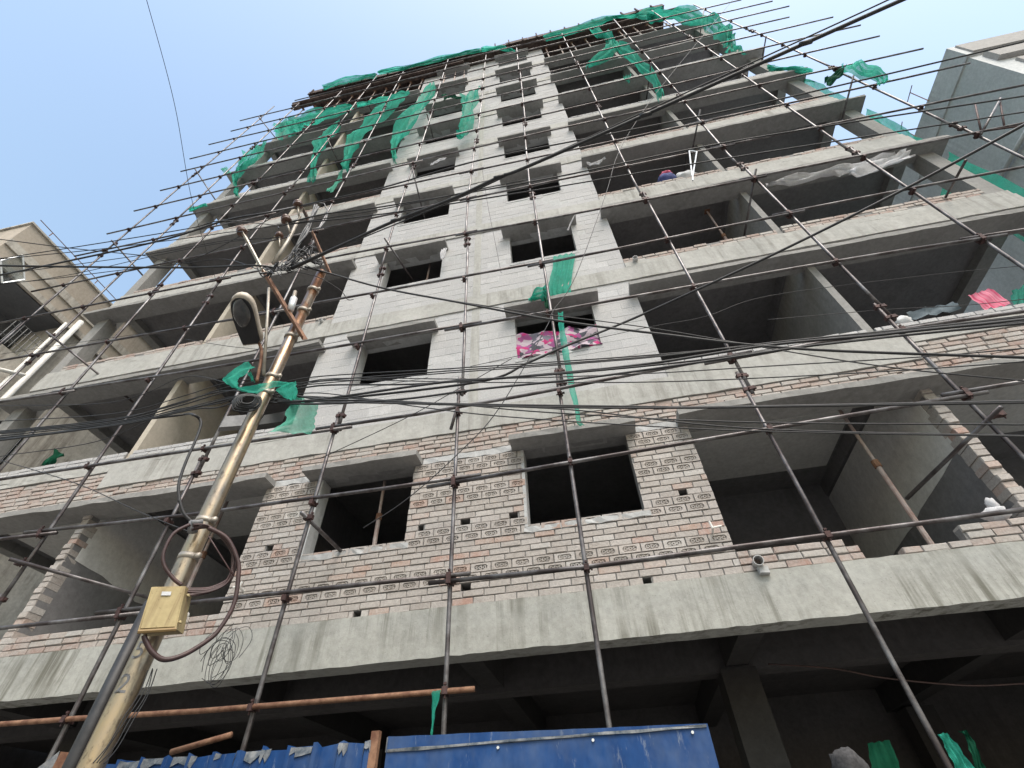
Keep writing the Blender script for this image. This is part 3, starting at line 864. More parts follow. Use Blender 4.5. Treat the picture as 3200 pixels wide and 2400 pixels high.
# loose tangle of cables round the head of the pole
tg = MB(); random.seed(21)
ctr = [Vector(p) for p in [(-2.414,-2.645,7.372),(-2.457,-2.689,7.01),(-2.505,-2.738,6.886),(-2.378,-2.608,7.608),(-2.253,-2.479,7.369),(-2.575,-2.81,6.716),(-2.443,-2.675,7.242)]]
for i in range(30):
    a = random.choice(ctr); b = random.choice(ctr)
    k_ = random.choice((1,1,1,2.0))
    pts = [a+Vector((jitter(.08),jitter(.08),jitter(.12)))]
    for q in range(3):
        pts.append(a.lerp(b, (q+1)/4)+Vector((jitter(.09*k_),jitter(.07),jitter(.13*k_))))
    tg.tube(spline(pts, 6), random.choice((.004,.006,.008,.012)), 5)
for (p, q) in ((0,4),(1,5),(2,5),(0,1),(1,3),(2,6)):
    a, b = ctr[p], ctr[q]
    tg.tube(spline([a, a.lerp(b,.5)+Vector((0,0,-.05)), b+(b-a)*.25], 6), .011, 6)
tag(tg.obj('cable_tangle','wire',None,True), 'knot of loose black cables at the head of the utility pole', 'cable')
tg = MB()
for i in range(14):
    c0 = Vector(random.choice([(-1.849,-2.135,2.685),(-1.872,-2.159,2.702),(-1.811,-2.096,2.703)]))+Vector((jitter(.08),jitter(.05),jitter(.1)))
    rad = random.uniform(.06,.14); ph = random.random()*6
    tg.tube(spline([c0+Vector((rad*math.cos(ph+q*1.1)*.7, rad*.3*math.sin(q), rad*math.sin(ph+q*1.1))) for q in range(6)], 5), .0022, 4)
for i in range(4):
    tg.tube(spline([Vector(p)+Vector((.012*i+jitter(.01),.012*i,jitter(.01))) for p in [(-2.078,-2.443,2.535),(-2.07,-2.435,2.407),(-2.085,-2.45,2.279),(-2.099,-2.464,2.153),(-2.12,-2.486,2.075)]], 6), .003, 4)
tag(tg.obj('wire_tangle','wire',None,True), 'fine dark wire scraps hanging below the meter box and down the pole', 'cable')

# meter box on the pole
JB = empty('meter_box', 'beige metal meter box strapped to the utility pole', 'meter box')
MT['boxpaint'] = concrete('beige box paint', (0.36,0.285,0.145), (0.44,0.36,0.20), 0.9, (0.20,0.14,0.075), 0.5, 0.05)
MT['boxdark'] = plain('brown box underside', (0.16,0.10,0.035), (0.22,0.14,0.05), 5, 0.6)
fr = [(-2.126,-2.593,2.712),(-1.99,-2.453,2.756),(-2.026,-2.489,3.022),(-2.156,-2.623,2.979)]
bk = Vector((-0.717,0.697,0.0))*0.13 + Vector((0.05,0.03,0.01))
MB().poly(fr, bk).obj('box_body','boxpaint',JB)
ins = [Vector(p)*0.9+ (sum((Vector(q) for q in fr), Vector())/4)*0.1 for p in fr]
MB().poly([tuple(p) for p in ins], Vector((0.717,-0.697,0))*0.008).obj('box_door','boxpaint',JB)
MB().poly([(-2.097,-2.584,2.957),(-2.062,-2.548,2.967),(-2.059,-2.545,2.943),(-2.094,-2.581,2.933)], bk*0.02).obj('name_plate','sack',JB)
MB().tube([(-1.998,-2.461,2.972),(-2.001,-2.464,2.961)],0.012,8).tube([(-1.983,-2.445,2.804),(-1.987,-2.449,2.793)],0.012,8).obj('hinge','boxpaint',JB)
MB().tube([(-2.119,-2.599,2.706),(-1.981,-2.458,2.75)],0.012,6).obj('bottom_lip','boxdark',JB)

# street lamp
LM = empty('street_lamp', 'street lamp with long oval head on a thin arm fixed to the utility pole', 'street lamp')
ol = [(-2.497,-3.017,5.75),(-2.455,-3.062,5.75),(-2.403,-3.086,5.75),(-2.355,-3.085,5.75),(-2.312,-3.063,5.75),(-2.291,-3.02,5.75),(-2.29,-2.96,5.75),(-2.314,-2.875,5.75),(-2.361,-2.76,5.75),(-2.425,-2.606,5.75),(-2.462,-2.503,5.75),(-2.513,-2.47,5.75),(-2.603,-2.478,5.75),(-2.692,-2.486,5.75),(-2.673,-2.564,5.75),(-2.636,-2.691,5.75),(-2.588,-2.835,5.75),(-2.543,-2.939,5.75)]
cen = sum((Vector(p) for p in ol), Vector())/len(ol)
mb = MB(); n = len(ol)
rings = [(1.0,0.0),(1.03,0.03),(0.98,0.08),(0.8,0.125),(0.45,0.15)]
for (s_, dz) in rings:
    mb.v += [tuple(cen+(Vector(p)-cen)*s_+Vector((0,0,dz))) for p in ol]
for k in range(len(rings)-1):
    for q in range(n):
        q2 = (q+1) % n; mb.f.append((k*n+q,k*n+q2,(k+1)*n+q2,(k+1)*n+q)); mb.t.append(.5)
mb.f.append(tuple((len(rings)-1)*n+q for q in range(n))); mb.t.append(.5)
mb.f.append(tuple(range(n))[::-1]); mb.t.append(.5)
MT['lampbody'] = plain('lamp housing', (0.42,0.36,0.29), (0.52,0.46,0.38), 6, 0.5)
MT['lampdark'] = plain('lamp underside', (0.012,0.012,0.014), (0.022,0.022,0.025), 6, 0.4)
MT['lens'] = plain('dusty lamp lens', (0.055,0.055,0.058), (0.10,0.10,0.10), 5, 0.25)
mb.obj('lamp_housing','lampbody',LM,True)
und = [tuple(cen+(Vector(p)-cen)*0.93+Vector((0,0,-0.004))) for p in ol]
MB().poly(und,(0,0,-0.012)).obj('lamp_underside','lampdark',LM)
lc = [Vector(p) for p in [(-2.339,-3.061,5.73),(-2.334,-2.94,5.73),(-2.377,-2.825,5.73),(-2.47,-2.741,5.73),(-2.544,-2.735,5.73),(-2.55,-2.818,5.73),(-2.513,-2.936,5.73),(-2.43,-3.038,5.73)]]
cm = sum(lc, Vector())/8
mb = MB(); ls = spline(lc+[lc[0]], 4)[:-1]; n = len(ls)
for (s_, dz) in ((1,0),(.9,-.025),(.6,-.045)):
    mb.v += [tuple(cm+(p-cm)*s_+Vector((0,0,dz))) for p in ls]
for k in range(2):
    for q in range(n):
        q2=(q+1)%n; mb.f.append((k*n+q,k*n+q2,(k+1)*n+q2,(k+1)*n+q)); mb.t.append(.5)
mb.f.append(tuple(2*n+q for q in range(n))); mb.t.append(.5)
mb.obj('lamp_lens','lens',LM,True)
MB().tube(spline([[(-2.511,-2.48,5.76)][0], [(-2.444,-2.461,5.632)][0], [(-2.375,-2.461,5.418)][0], [(-2.342,-2.427,5.156)][0]],6),0.017,8).obj('lamp_arm','rust',LM,True)

# cable gear on the pole
o = MB()
for i in range(7):
    c0 = [Vector(p) for p in [(-2.316,-2.544,4.661),(-2.34,-2.569,4.731),(-2.329,-2.557,4.83),(-2.277,-2.504,4.888),(-2.2,-2.425,4.894),(-2.189,-2.413,4.779),(-2.243,-2.469,4.697)]]
    cm = sum(c0, Vector())/7
    c0 = [cm+(p-cm)*(1-.09*i)+Vector((.006*i+jitter(.006),-.006*i,jitter(.008))) for p in c0]
    o.tube(spline(c0+[c0[0]],6),0.008,5)
tag(o.obj('cable_coil','wire',None,True),'black cable coil hung on the pole under the green net ribbon','cable')
tag(MB().poly([(-2.305,-2.605,4.399),(-2.301,-2.6,4.531),(-2.198,-2.495,4.618),(-2.2,-2.496,4.487)],Vector((-.05,.05,.0))).obj('splice_box','wire_grey',None),'flat grey cable splice box left of the pole below the coil','splice box')
tag(MB().poly([(-2.226,-2.308,4.656),(-2.088,-2.166,4.791),(-2.086,-2.164,4.932),(-2.208,-2.29,4.793)],Vector((-.06,.06,.0))).obj('splice_box','wire',None),'black cable splice box right of the pole behind the pale green rag','splice box')
o = MB()
for i in range(6):
    c0 = [Vector(p)+Vector((jitter(.014),-.008*i,jitter(.012)-.012*i*(q>3))) for q, p in enumerate([(-2.151,-2.517,3.454),(-2.072,-2.436,3.481),(-1.957,-2.318,3.388),(-1.901,-2.261,3.257),(-1.898,-2.257,3.153),(-1.964,-2.325,3.062),(-2.072,-2.437,3.027)])]
    o.tube(spline(c0,6),0.011 if i < 3 else .007,6)
o.tube(spline([(-2.215,-2.512,3.499),(-2.264,-2.562,3.405),(-2.265,-2.564,3.261),(-2.235,-2.533,3.17),(-2.174,-2.47,3.098),(-2.129,-2.424,3.067)],6),0.013,6)
o.tube(spline([(-2.056,-2.492,3.459),(-1.955,-2.388,3.414),(-1.87,-2.301,3.279),(-1.837,-2.267,3.168),(-1.81,-2.239,2.969),(-1.831,-2.26,2.803),(-1.86,-2.29,2.726)] + [(-1.929,-2.362,2.626),(-1.996,-2.43,2.584),(-2.051,-2.487,2.613),(-2.095,-2.532,2.669),(-2.111,-2.549,2.7)],6),0.016,6)
o.tube(spline([(-2.04,-2.476,3.4),(-1.856,-2.286,3.153)],3),0.006,5)
tag(o.obj('cable_coil','wire_red',None,True),'large open loops of brown cable hanging beside the meter box','cable')
MB_ = MB().tube([(-2.224,-2.478,3.542),(-2.21,-2.464,3.461)],0.035,14).tube([(-2.21,-2.507,3.51),(-2.165,-2.46,3.543)],0.02,10)
tag(MB_.obj('cable_closure','wire_grey',None,True),'small grey cable closure clamped to the pole above the brown loops','cable closure')

# ------------------------------------------------------------------ overhead cables
def wire(pts, r, label, m='wire', n=8, name='overhead_cable'):
    o = MB().tube(spline(pts, n), r*1.2+0.001, 6).obj(name, m, None, True)
    return tag(o, label, 'cable')
wire([(-2.429,-2.661,6.984)]+[(-1.625,-2.734,7.25),(-0.99,-2.866,7.25),(-0.228,-2.982,7.25),(0.366,-3.113,7.25),(0.69,-3.157,7.25),(2.09,-3.436,7.25),(3.633,-3.756,7.25),(4.547,-3.944,7.25),(5.059,-4.04,7.25)],0.016,'thickest black cable climbing from the pole to the top right across the sky')
wire([(-2.413,-2.643,6.975)]+[(-1.658,-2.687,7.3),(-0.244,-2.937,7.3),(0.702,-3.147,7.3),(2.102,-3.455,7.3),(3.648,-3.787,7.3),(4.43,-3.958,7.3),(4.938,-4.084,7.3)],0.006,'thin companion cable just above the thickest cable to the top right')
for p, lab in zip([(-0.986,-2.874,7.24),(0.368,-3.119,7.24),(2.057,-3.433,7.24),(3.627,-3.759,7.24)], ('nearest the pole','between the window columns','over the upper right bays','against the sky at the top right')):
    o = MB().tube([Vector(p)+Vector((-.06,0,-.012)),Vector(p)+Vector((.06,0,.012))],.025,8).obj('cable_tie','wire',None,True)
    tag(o,'black tape binding on the thickest cable, '+lab,'cable tie')
wire([(-2.333,-2.561,7.154),(-2.112,-2.335,7.268)]+[(-1.281,-2.3,6.692),(-0.292,-2.3,6.079),(0.702,-2.3,5.464),(1.603,-2.3,4.995),(2.597,-2.3,4.518),(4.002,-2.3,4.042),(4.635,-2.3,3.837)],0.010,'thick cable falling gently from the pole head to the right edge above the brick storey')
wire([(-2.351,-2.551,7.198)]+[(-1.202,-2.3,6.644),(0.307,-2.3,5.755),(1.512,-2.3,5.121),(2.564,-2.3,4.486),(3.193,-2.3,4.13),(3.853,-2.3,3.836),(4.283,-2.3,3.645)],0.004,'thin line next to the gently falling thick cable')
wire([(-2.086,-2.307,4.914)]+[(-1.715,-2.2,4.963),(-0.078,-2.2,4.846),(0.404,-2.2,4.992),(0.8,-2.2,5.143)]+[(1.481,-2.13,5.45),(2.267,-2.402,5.45),(2.918,-2.642,5.45),(3.75,-2.986,5.45),(4.503,-3.342,5.45),(4.997,-3.601,5.45)],0.0095,'cable swinging up from mid pole to the right edge near the grey neighbour')
wire([(-2.095,-2.317,4.923)]+[(-1.64,-2.3,4.871),(-0.373,-2.3,4.816),(0.235,-2.3,4.731),(1.398,-2.3,4.614),(2.455,-2.3,4.593),(3.201,-2.3,4.509),(3.517,-2.3,4.482),(4.269,-2.3,4.411),(5.091,-2.3,4.359)],0.0095,'long cable crossing at beam height to the right, upper of the bundle')
for i, (pts, r, lab) in enumerate((
  ([(-1.734,-2.3,5.22),(-0.299,-2.3,4.987),(1.423,-2.3,4.725),(2.46,-2.3,4.604),(3.543,-2.3,4.495),(4.279,-2.3,4.424),(5.091,-2.3,4.359)],.0045,'topmost thin cable of the bundle crossing below the patterned cloth'),
  ([(-1.715,-2.3,5.149),(-0.297,-2.3,4.955),(1.419,-2.3,4.705),(2.466,-2.3,4.619),(3.552,-2.3,4.509),(4.291,-2.3,4.441),(5.105,-2.3,4.375)],.0045,'second thin cable of the bundle crossing below the patterned cloth'),
  ([(-1.704,-2.3,5.109),(-0.295,-2.3,4.928),(1.416,-2.3,4.693),(2.517,-2.3,4.618),(3.576,-2.3,4.51),(4.301,-2.3,4.454),(5.119,-2.3,4.391)],.004,'third thin cable of the bundle crossing below the patterned cloth'),
  ([(-1.64,-2.3,4.871),(-1.015,-2.3,4.717),(-0.3,-2.3,4.52),(1.293,-2.3,4.143),(1.873,-2.3,4.015),(3.732,-2.3,3.668),(4.383,-2.3,3.548)],.0075,'level thick cable running above the right brick window'),
  ([(-1.645,-2.3,4.89),(-0.32,-2.3,4.513),(0.738,-2.3,4.23),(1.961,-2.3,3.79),(3.543,-2.3,3.408),(4.142,-2.3,3.272)],.004,'thin sagging cable, lowest over the right bay of the brick storey'),
  ([(-1.65,-2.3,4.908),(-0.321,-2.3,4.525),(0.526,-2.3,4.247),(1.932,-2.3,3.854),(3.602,-2.3,3.49),(4.217,-2.3,3.358)],.004,'thin sagging cable, middle one over the right bay of the brick storey'),
  ([(-1.665,-2.3,4.964),(-0.624,-2.3,4.559),(0.144,-2.3,4.283),(1.251,-2.3,3.954),(2.109,-2.3,3.728),(3.54,-2.3,3.404),(4.138,-2.3,3.268)],.0035,'thin cable drooping from the pole under the level thick cable'),
  ([(-1.72,-2.3,5.169),(-0.03,-2.3,4.777),(1.374,-2.3,4.507),(2.361,-2.3,4.358),(3.414,-2.3,4.2),(4.065,-2.3,4.128),(4.641,-2.3,4.073)],.0035,'thin cable grazing the pale beam at the right'),
  ([(-1.712,-2.3,5.139),(-0.029,-2.3,4.731),(1.353,-2.3,4.41),(2.312,-2.3,4.236),(3.282,-2.3,4.09),(3.975,-2.3,4.004),(4.523,-2.3,3.932)],.0035,'thin cable just under the long beam-height cable'))):
    wire([(-2.2,-2.3,5.22-i*.035)]+pts, r, lab)
for i, (pts, r, lab) in enumerate((
  ([(-2.914,-2.3,5.382),(-3.319,-2.3,5.299),(-4.104,-2.3,5.204),(-5.767,-2.3,5.434),(-7.333,-2.3,5.655)],.004,'highest of the cable fan leaving the pole to the left'),
  ([(-2.881,-2.3,5.306),(-3.326,-2.3,5.178),(-4.059,-2.3,5.121),(-5.614,-2.3,5.255),(-7.102,-2.3,5.435)],.0045,'second cable of the fan leaving the pole to the left'),
  ([(-2.848,-2.3,5.232),(-3.31,-2.3,5.146),(-4.027,-2.3,5.069),(-5.576,-2.3,5.21),(-7.008,-2.3,5.344)],.006,'third cable of the fan leaving the pole to the left'),
  ([(-2.781,-2.3,5.077),(-3.216,-2.3,5.094),(-4.014,-2.3,5.049),(-5.543,-2.3,5.171),(-6.947,-2.3,5.286)],.005,'fourth cable of the fan leaving the pole to the left'),
  ([(-2.755,-2.3,5.018),(-3.112,-2.3,5.049),(-3.988,-2.3,5.008),(-5.516,-2.3,5.139),(-6.916,-2.3,5.257)],.006,'lowest cable of the fan leaving the pole to the left'),
  ([(-2.808,-2.3,5.138),(-3.476,-2.3,5.036),(-4.088,-2.3,4.813),(-5.26,-2.3,4.838),(-6.517,-2.3,4.875)],.003,'thin cable dropping away below the left cable fan'),
  ([(-3.393,-2.3,5.623),(-3.939,-2.3,5.443),(-4.501,-2.3,5.433),(-6.019,-2.3,5.731),(-7.802,-2.3,6.104)],.003,'thin cable rising from the left fan towards the neighbour'))):
    wire([(-2.33,-2.3,5.36-i*.045)]+pts, r, lab)
wire([(-7.866,-2.2,5.583),(-5.703,-2.2,5.23),(-4.165,-2.2,5.163),(-3.446,-2.2,5.116),(-3.27,-2.2,5.107)]+[(-2.507,-2.74,4.475),(-2.463,-2.695,4.457),(-2.437,-2.668,4.395),(-2.422,-2.653,4.237),(-2.411,-2.641,4.003),(-2.389,-2.619,3.815),(-2.349,-2.578,3.687)]+[(-2.35,-2.579,3.691),(-2.303,-2.53,3.598),(-2.25,-2.476,3.546)],0.009,'twisted service drop curling down from the left fan to the pole closure')
wire([(-7.249,-3.808,7.0),(-5.836,-3.449,7.0),(-4.845,-3.211,7.0),(-3.609,-2.927,7.0)]+[(-2.722,-2.89,6.787),(-2.544,-2.707,6.95)],0.011,'thick level cable from the left edge to the pole head')
for i, (pts, r, lab) in enumerate((
  ([(-7.24,-3.941,7.6),(-6.218,-3.567,7.6),(-5.46,-3.273,7.6),(-4.606,-2.972,7.6),(-4.016,-2.772,7.6)],.0045,'cable descending across the beige neighbour to the pole'),
  ([(-7.89,-3.439,7.6),(-6.472,-3.336,7.6),(-4.711,-3.231,7.6),(-3.715,-3.184,7.6),(-3.257,-3.183,7.6)],.0045,'upper cable rising from the left edge to the insulators'),
  ([(-7.89,-3.439,7.6),(-6.46,-3.323,7.6),(-5.031,-3.169,7.6),(-3.802,-3.065,7.6),(-3.269,-3.027,7.6)],.004,'second cable rising from the left edge to the insulators'),
  ([(-8.1,-3.277,7.6),(-6.645,-3.131,7.6),(-4.61,-2.978,7.6),(-3.886,-2.95,7.6),(-3.337,-2.925,7.6)],.0035,'third cable rising from the left edge to the insulators'),
  ([(-8.181,-3.215,7.6),(-6.465,-2.965,7.6),(-5.095,-2.843,7.6),(-4.226,-2.753,7.6),(-3.591,-2.688,7.6)],.004,'lower cable rising past the open casement to the pole'),
  ([(-8.264,-3.151,7.6),(-6.122,-2.941,7.6),(-4.476,-2.934,7.6),(-3.441,-2.91,7.6),(-2.744,-2.833,7.6)],.003,'faint cable just over the thick level cable on the left'))):
    tail = [(-2.789,-2.887,8.377),(-2.737,-2.833,7.924),(-2.964,-3.067,7.393),(-2.724,-2.82,7.597),(-2.716,-2.812,6.823),(-2.724,-2.82,7.597)][i:i+1]
    wire(pts+tail, r, lab)
wire([(-2.74,-2.836,8.521),(-2.918,-3.02,8.016)]+[(-3.524,-3.044,8.0),(-4.673,-2.967,8.0),(-7.202,-2.981,8.0)],0.010,'insulated line dead-ended at the topmost insulator')
wire([(-2.711,-2.807,8.601)]+[(-2.112,-2.949,8.2),(-1.268,-2.949,8.2),(0.104,-3.022,8.2),(1.797,-2.986,8.2),(3.788,-2.951,8.2),(6.672,-2.987,8.2)],0.008,'line leaving the topmost insulator to the right')
wire([(-2.709,-2.805,8.072)]+[(-2.114,-2.841,8.0),(-1.306,-2.772,8.0),(0.895,-2.675,8.0),(3.369,-2.639,8.0),(6.803,-2.434,8.0)],0.008,'line leaving the middle insulator to the right')
wire([(-2.755,-2.852,7.819),(-2.701,-2.797,8.033)]+[(-1.313,-2.714,7.9),(0.874,-2.591,7.9),(3.354,-2.478,7.9),(6.807,-2.281,7.9)],0.007,'thin line just under the middle insulator line')
wire([(-3.044,-3.005,7.618)]+[(-2.644,-2.854,7.9),(-1.285,-2.782,7.9),(0.688,-2.76,7.9)],0.0055,'short line tied to the arm-end insulator')
wire([(-2.577,-2.784,6.838),(-2.253,-2.45,7.092)]+[(-1.991,-2.21,7.029),(-1.899,-2.116,6.914),(-1.85,-2.065,6.971)],0.004,'thin guy strap from the pole head to a scaffold ledger')
wire([(-3.349,-5.52,9.0),(-3.41,-5.353,9.0),(-3.834,-4.316,9.0),(-4.497,-3.03,9.0)]+[(-5.937,-1.2,10.242)],0.0025,'thin line hanging alone through the sky at the upper left')
wire([(11.323,-1.0,28.565),(9.64,-1.0,25.369),(5.182,-1.0,17.588),(3.642,-1.0,14.723),(2.692,-1.0,12.639),(2.13,-1.0,10.887),(1.173,-1.0,8.181),(0.727,-1.0,7.362),(0.579,-1.0,6.976),(-0.121,-1.0,5.591),(-0.628,-1.0,4.971),(-1.176,-1.0,4.463),(-1.625,-1.0,4.183)],0.004,'thin rope slanting down the facade into the left brick window',name='rope')
wire([(-0.548,-0.6,14.916),(-0.383,-0.6,12.514),(-0.211,-0.6,10.501),(-0.113,-0.6,9.351)],0.0035,'short plumb wire hanging beside the third storey right window')
wire([(-2.399,-1.0,5.23),(-1.348,-1.0,5.676),(-0.642,-1.0,6.063),(0.071,-1.0,6.466)],0.0035,'thin wire slanting across the pale beam above the left brick window')
wire([(-7.916,-1.2,6.151),(-7.421,-1.2,5.958),(-5.687,-1.2,5.278),(-4.35,-1.2,4.645),(-3.353,-1.2,4.208)],0.004,'thin wire slanting down across the left brick infill')
wire([(-10.476,-1.0,9.291),(-8.134,-1.0,9.11),(-6.37,-1.0,8.931),(-4.615,-1.0,8.808)],0.003,'thin wire across the left bay of the third storey')
wire([(-5.582,-1.2,8.191),(-4.396,-1.2,7.662),(-3.397,-1.2,7.342),(-2.336,-1.2,7.3)],0.003,'thin wire sagging behind the street lamp')
wire([(3.567,-0.7,6.694),(4.926,-0.7,6.504),(5.739,-0.7,6.343),(6.412,-0.7,6.268)],0.003,'thin clothes line across the second storey right bay')
wire([(-0.602,-0.7,6.791),(1.907,-0.7,6.964),(2.811,-0.7,6.984),(3.766,-0.7,7.192),(5.786,-0.7,7.033),(6.861,-0.7,6.887)],0.003,'thin wire running along the third storey beam')
for i, (pts, r, lab) in enumerate((
  ([(-1.695,-2.3,5.075),(-0.657,-2.3,4.856),(0.562,-2.3,4.686),(1.659,-2.3,4.569),(2.674,-2.3,4.51),(3.603,-2.3,4.437),(4.255,-2.3,4.391),(4.897,-2.3,4.379)],.0065,'dark cable in the middle of the bundle crossing the second storey'),
  ([(-1.631,-2.3,4.839),(-0.627,-2.3,4.592),(0.53,-2.3,4.303),(1.527,-2.3,4.079),(2.612,-2.3,3.869),(3.724,-2.3,3.658),(4.222,-2.3,3.572)],.006,'second level cable directly beside the level thick cable'),
  ([(-1.623,-2.3,4.808),(-0.793,-2.3,4.684),(-0.028,-2.3,4.643),(0.835,-2.3,4.568),(1.911,-2.3,4.526),(2.916,-2.3,4.497),(4.243,-2.3,4.374),(4.857,-2.3,4.331)],.008,'twisted black cable hugging the long beam-height cable'))):
    wire([(-2.2,-2.3,5.05-i*.05)]+pts, r, lab)
for i, (pts, r, lab) in enumerate((
  ([(-2.774,-2.3,5.112),(-3.265,-2.3,5.059),(-3.998,-2.3,5.023),(-5.479,-2.3,5.095),(-6.856,-2.3,5.199)],.008,'heavy black cable at the bottom of the left fan'),
  ([(-2.837,-2.3,5.258),(-3.337,-2.3,5.199),(-4.046,-2.3,5.1),(-5.595,-2.3,5.232),(-7.039,-2.3,5.374)],.006,'cable pressed between the second and third of the left fan'))):
    wire([(-2.33,-2.3,5.15-i*.05)]+pts, r, lab)
wire([(2.398,1.0,3.053),(3.019,1.0,2.956),(3.458,1.0,2.834),(4.146,1.0,2.712),(4.663,1.0,2.686)],0.006,'slack dark cable inside the ground storey','wire_red')

# ------------------------------------------------------------------ green netting and other cloth
def ribbon(name, Lp, Rp, m, label, cat, group=None, wr=0.04, nu=10, rag=0.03, seed=0, hem=None, folds=3.0, parent=None, sub=6):
    rnd = random.Random(seed+len(label))
    L = spline(Lp, sub); R = spline(Rp, sub); n = len(L)
    mb = MB()
    ph = rnd.random()*6
    for i in range(n):
        a, b = L[i], R[i]
        nrm = Vector((0,-1,0))
        for j in range(nu+1):
            t = j/nu
            p = a.lerp(b, t)
            s = wr*(math.sin(t*folds*6.28+ph+i*0.25) + 0.6*mn.noise(Vector((p.x*3+seed, p.y*3, p.z*3))) + 0.5*math.sin(i*0.9+t*4+ph))
            p = p + nrm*s + Vector((mn.noise(p*4+Vector((seed,0,0))),0,mn.noise(p*4+Vector((0,seed,9)))))*rag
            if j in (0,nu) or i in (0,n-1):
                p = p + Vector((rnd.uniform(-1,1),0,rnd.uniform(-1,1)))*rag*0.7
            mb.v.append(tuple(p))
    for i in range(n-1):
        for j in range(nu):
            q = i*(nu+1)+j
            mb.f.append((q,q+1,q+nu+2,q+nu+1)); mb.t.append(.5)
    o = mb.obj(name, m, parent, True)
    tag(o, label, cat, group)
    if hem:
        MB().tube(mb.v[(n-1)*(nu+1):], 0.012, 5).obj('hem','hem',o)
    return o
NG = 'torn green netting on the scaffold'
def net(L, R, label, Y=None, m='net', **k): return ribbon('debris_net', L, R, m, label, 'netting', NG, **k)
# top left, draped on the ledge and hanging
net([(-9.955,-0.5,26.391),(-9.217,-0.5,26.103),(-8.057,-0.5,26.557),(-6.806,-0.5,26.11)], [(-9.051,-0.45,23.508),(-8.632,-0.45,24.476),(-7.891,-0.45,24.421),(-6.64,-0.45,25.625)],'green net draped along the top left ledge, widest piece',seed=1,wr=.1,rag=.1)
net([(-6.454,-0.5,25.825),(-5.406,-0.5,25.93),(-4.617,-0.5,26.112),(-4.017,-0.5,25.878)], [(-6.337,-0.5,25.461),(-5.195,-0.5,24.938),(-4.323,-0.5,24.619),(-3.932,-0.5,25.517)],'green net strip tied along the top ledge over the left bay',seed=2,wr=.08,rag=.08)
net([(-5.107,-0.55,24.542),(-5.466,-0.55,21.892),(-5.578,-0.55,20.01),(-5.133,-0.55,17.317)], [(-4.004,-0.55,24.684),(-4.936,-0.55,21.515),(-5.152,-0.55,19.558),(-4.915,-0.55,17.194)],'long green net streamer, longest in the upper left bays',seed=3,wr=.12,rag=.06,folds=2)
net([(-6.743,-0.5,23.078),(-7.101,-0.5,21.732),(-6.966,-0.5,20.224),(-6.317,-0.5,17.383)], [(-6.626,-0.5,23.219),(-6.522,-0.5,21.153),(-6.571,-0.5,19.892),(-6.105,-0.5,17.269)],'torn green net streamer left of the longest streamer',seed=4,wr=.1,rag=.1,folds=2)
net([(-3.014,-0.5,25.859),(-3.414,-0.5,23.741),(-3.906,-0.5,20.075),(-3.467,-0.5,17.369)], [(-2.748,-0.5,25.764),(-2.907,-0.5,22.365),(-3.413,-0.5,18.852),(-3.416,-0.5,17.413)],'green net streamer hanging in front of the pale wall edge',m='net',seed=5,wr=.12,rag=.06,folds=2)
net([(-1.479,-0.55,22.673),(-1.377,-0.55,21.869),(-1.377,-0.55,19.938),(-1.37,-0.55,17.859)], [(-0.703,-0.55,23.008),(-0.831,-0.55,21.42),(-0.959,-0.55,18.872),(-1.294,-0.55,18.056)],'green net hanging beside the upper left window column',seed=6,wr=.12,rag=.1,folds=2)
net([(-2.314,-0.5,23.845),(-1.923,-0.5,23.445),(-1.54,-0.5,22.927)], [(-2.227,-0.5,23.133),(-1.9,-0.5,23.045),(-1.487,-0.5,22.514)],'small dark green net knot left of the upper window',m='net_dark',seed=7,rag=.08)
net([(-5.273,-0.5,17.31),(-5.165,-0.5,16.56),(-5.296,-0.5,15.856)], [(-5.135,-0.5,17.413),(-5.067,-0.5,16.508),(-5.17,-0.5,15.792)],'narrow pale green tail of net under the longest streamer',m='net_pale',seed=8,rag=.05)
net([(-9.218,-0.75,30.419),(-8.149,-0.75,31.415),(-6.319,-0.75,30.456)], [(-9.112,-0.6,30.278),(-7.819,-0.6,30.499),(-6.255,-0.6,30.273)],'green net folded over the roof edge at the far left',seed=9,wr=.05,rag=.06)
net([(-6.188,-0.75,30.512),(-3.966,-0.75,30.215),(-2.381,-0.75,30.261),(-0.759,-0.75,30.022)], [(-6.229,-0.62,30.708),(-4.004,-0.62,30.146),(-2.416,-0.62,30.197),(-0.791,-0.62,29.97)],'narrow green net running along the roof edge',seed=10,wr=.05,rag=.06)
net([(-0.677,-0.75,29.908),(0.187,-0.75,29.273),(0.673,-0.75,28.471)], [(-0.716,-0.6,30.087),(0.155,-0.6,29.362),(0.912,-0.6,27.964)],'green net corner flapping at the middle of the roof edge',seed=11,wr=.05,rag=.06)
net([(2.361,-0.75,29.08),(3.841,-0.75,29.484),(5.556,-0.75,29.892),(6.422,-0.75,28.817),(7.235,-0.75,29.611),(7.813,-0.75,28.947)], [(2.424,-0.6,28.789),(3.954,-0.6,28.798),(5.736,-0.6,29.72),(6.578,-0.6,29.066),(7.039,-0.6,28.319),(7.756,-0.6,28.508)],'green net bunched along the roof edge on the right',seed=12,wr=.05,rag=.06)
net([(4.135,-0.6,28.545),(4.704,-0.6,27.462),(4.541,-0.6,25.047),(3.408,-0.6,22.789)], [(5.201,-0.6,28.243),(4.958,-0.6,25.008),(4.817,-0.6,23.787),(3.62,-0.6,22.466)],'gathered green net bunch at the top of the right bays',seed=13,wr=.12,rag=.08,folds=2)
net([(4.771,-0.6,24.761),(4.795,-0.6,22.349),(4.913,-0.6,19.588),(4.74,-0.6,17.118)], [(5.109,-0.6,25.309),(5.204,-0.6,22.484),(5.184,-0.6,19.476),(4.914,-0.6,17.216)],'long green net streamer slanting down the right bays',seed=14,wr=.1,rag=.05,folds=2)
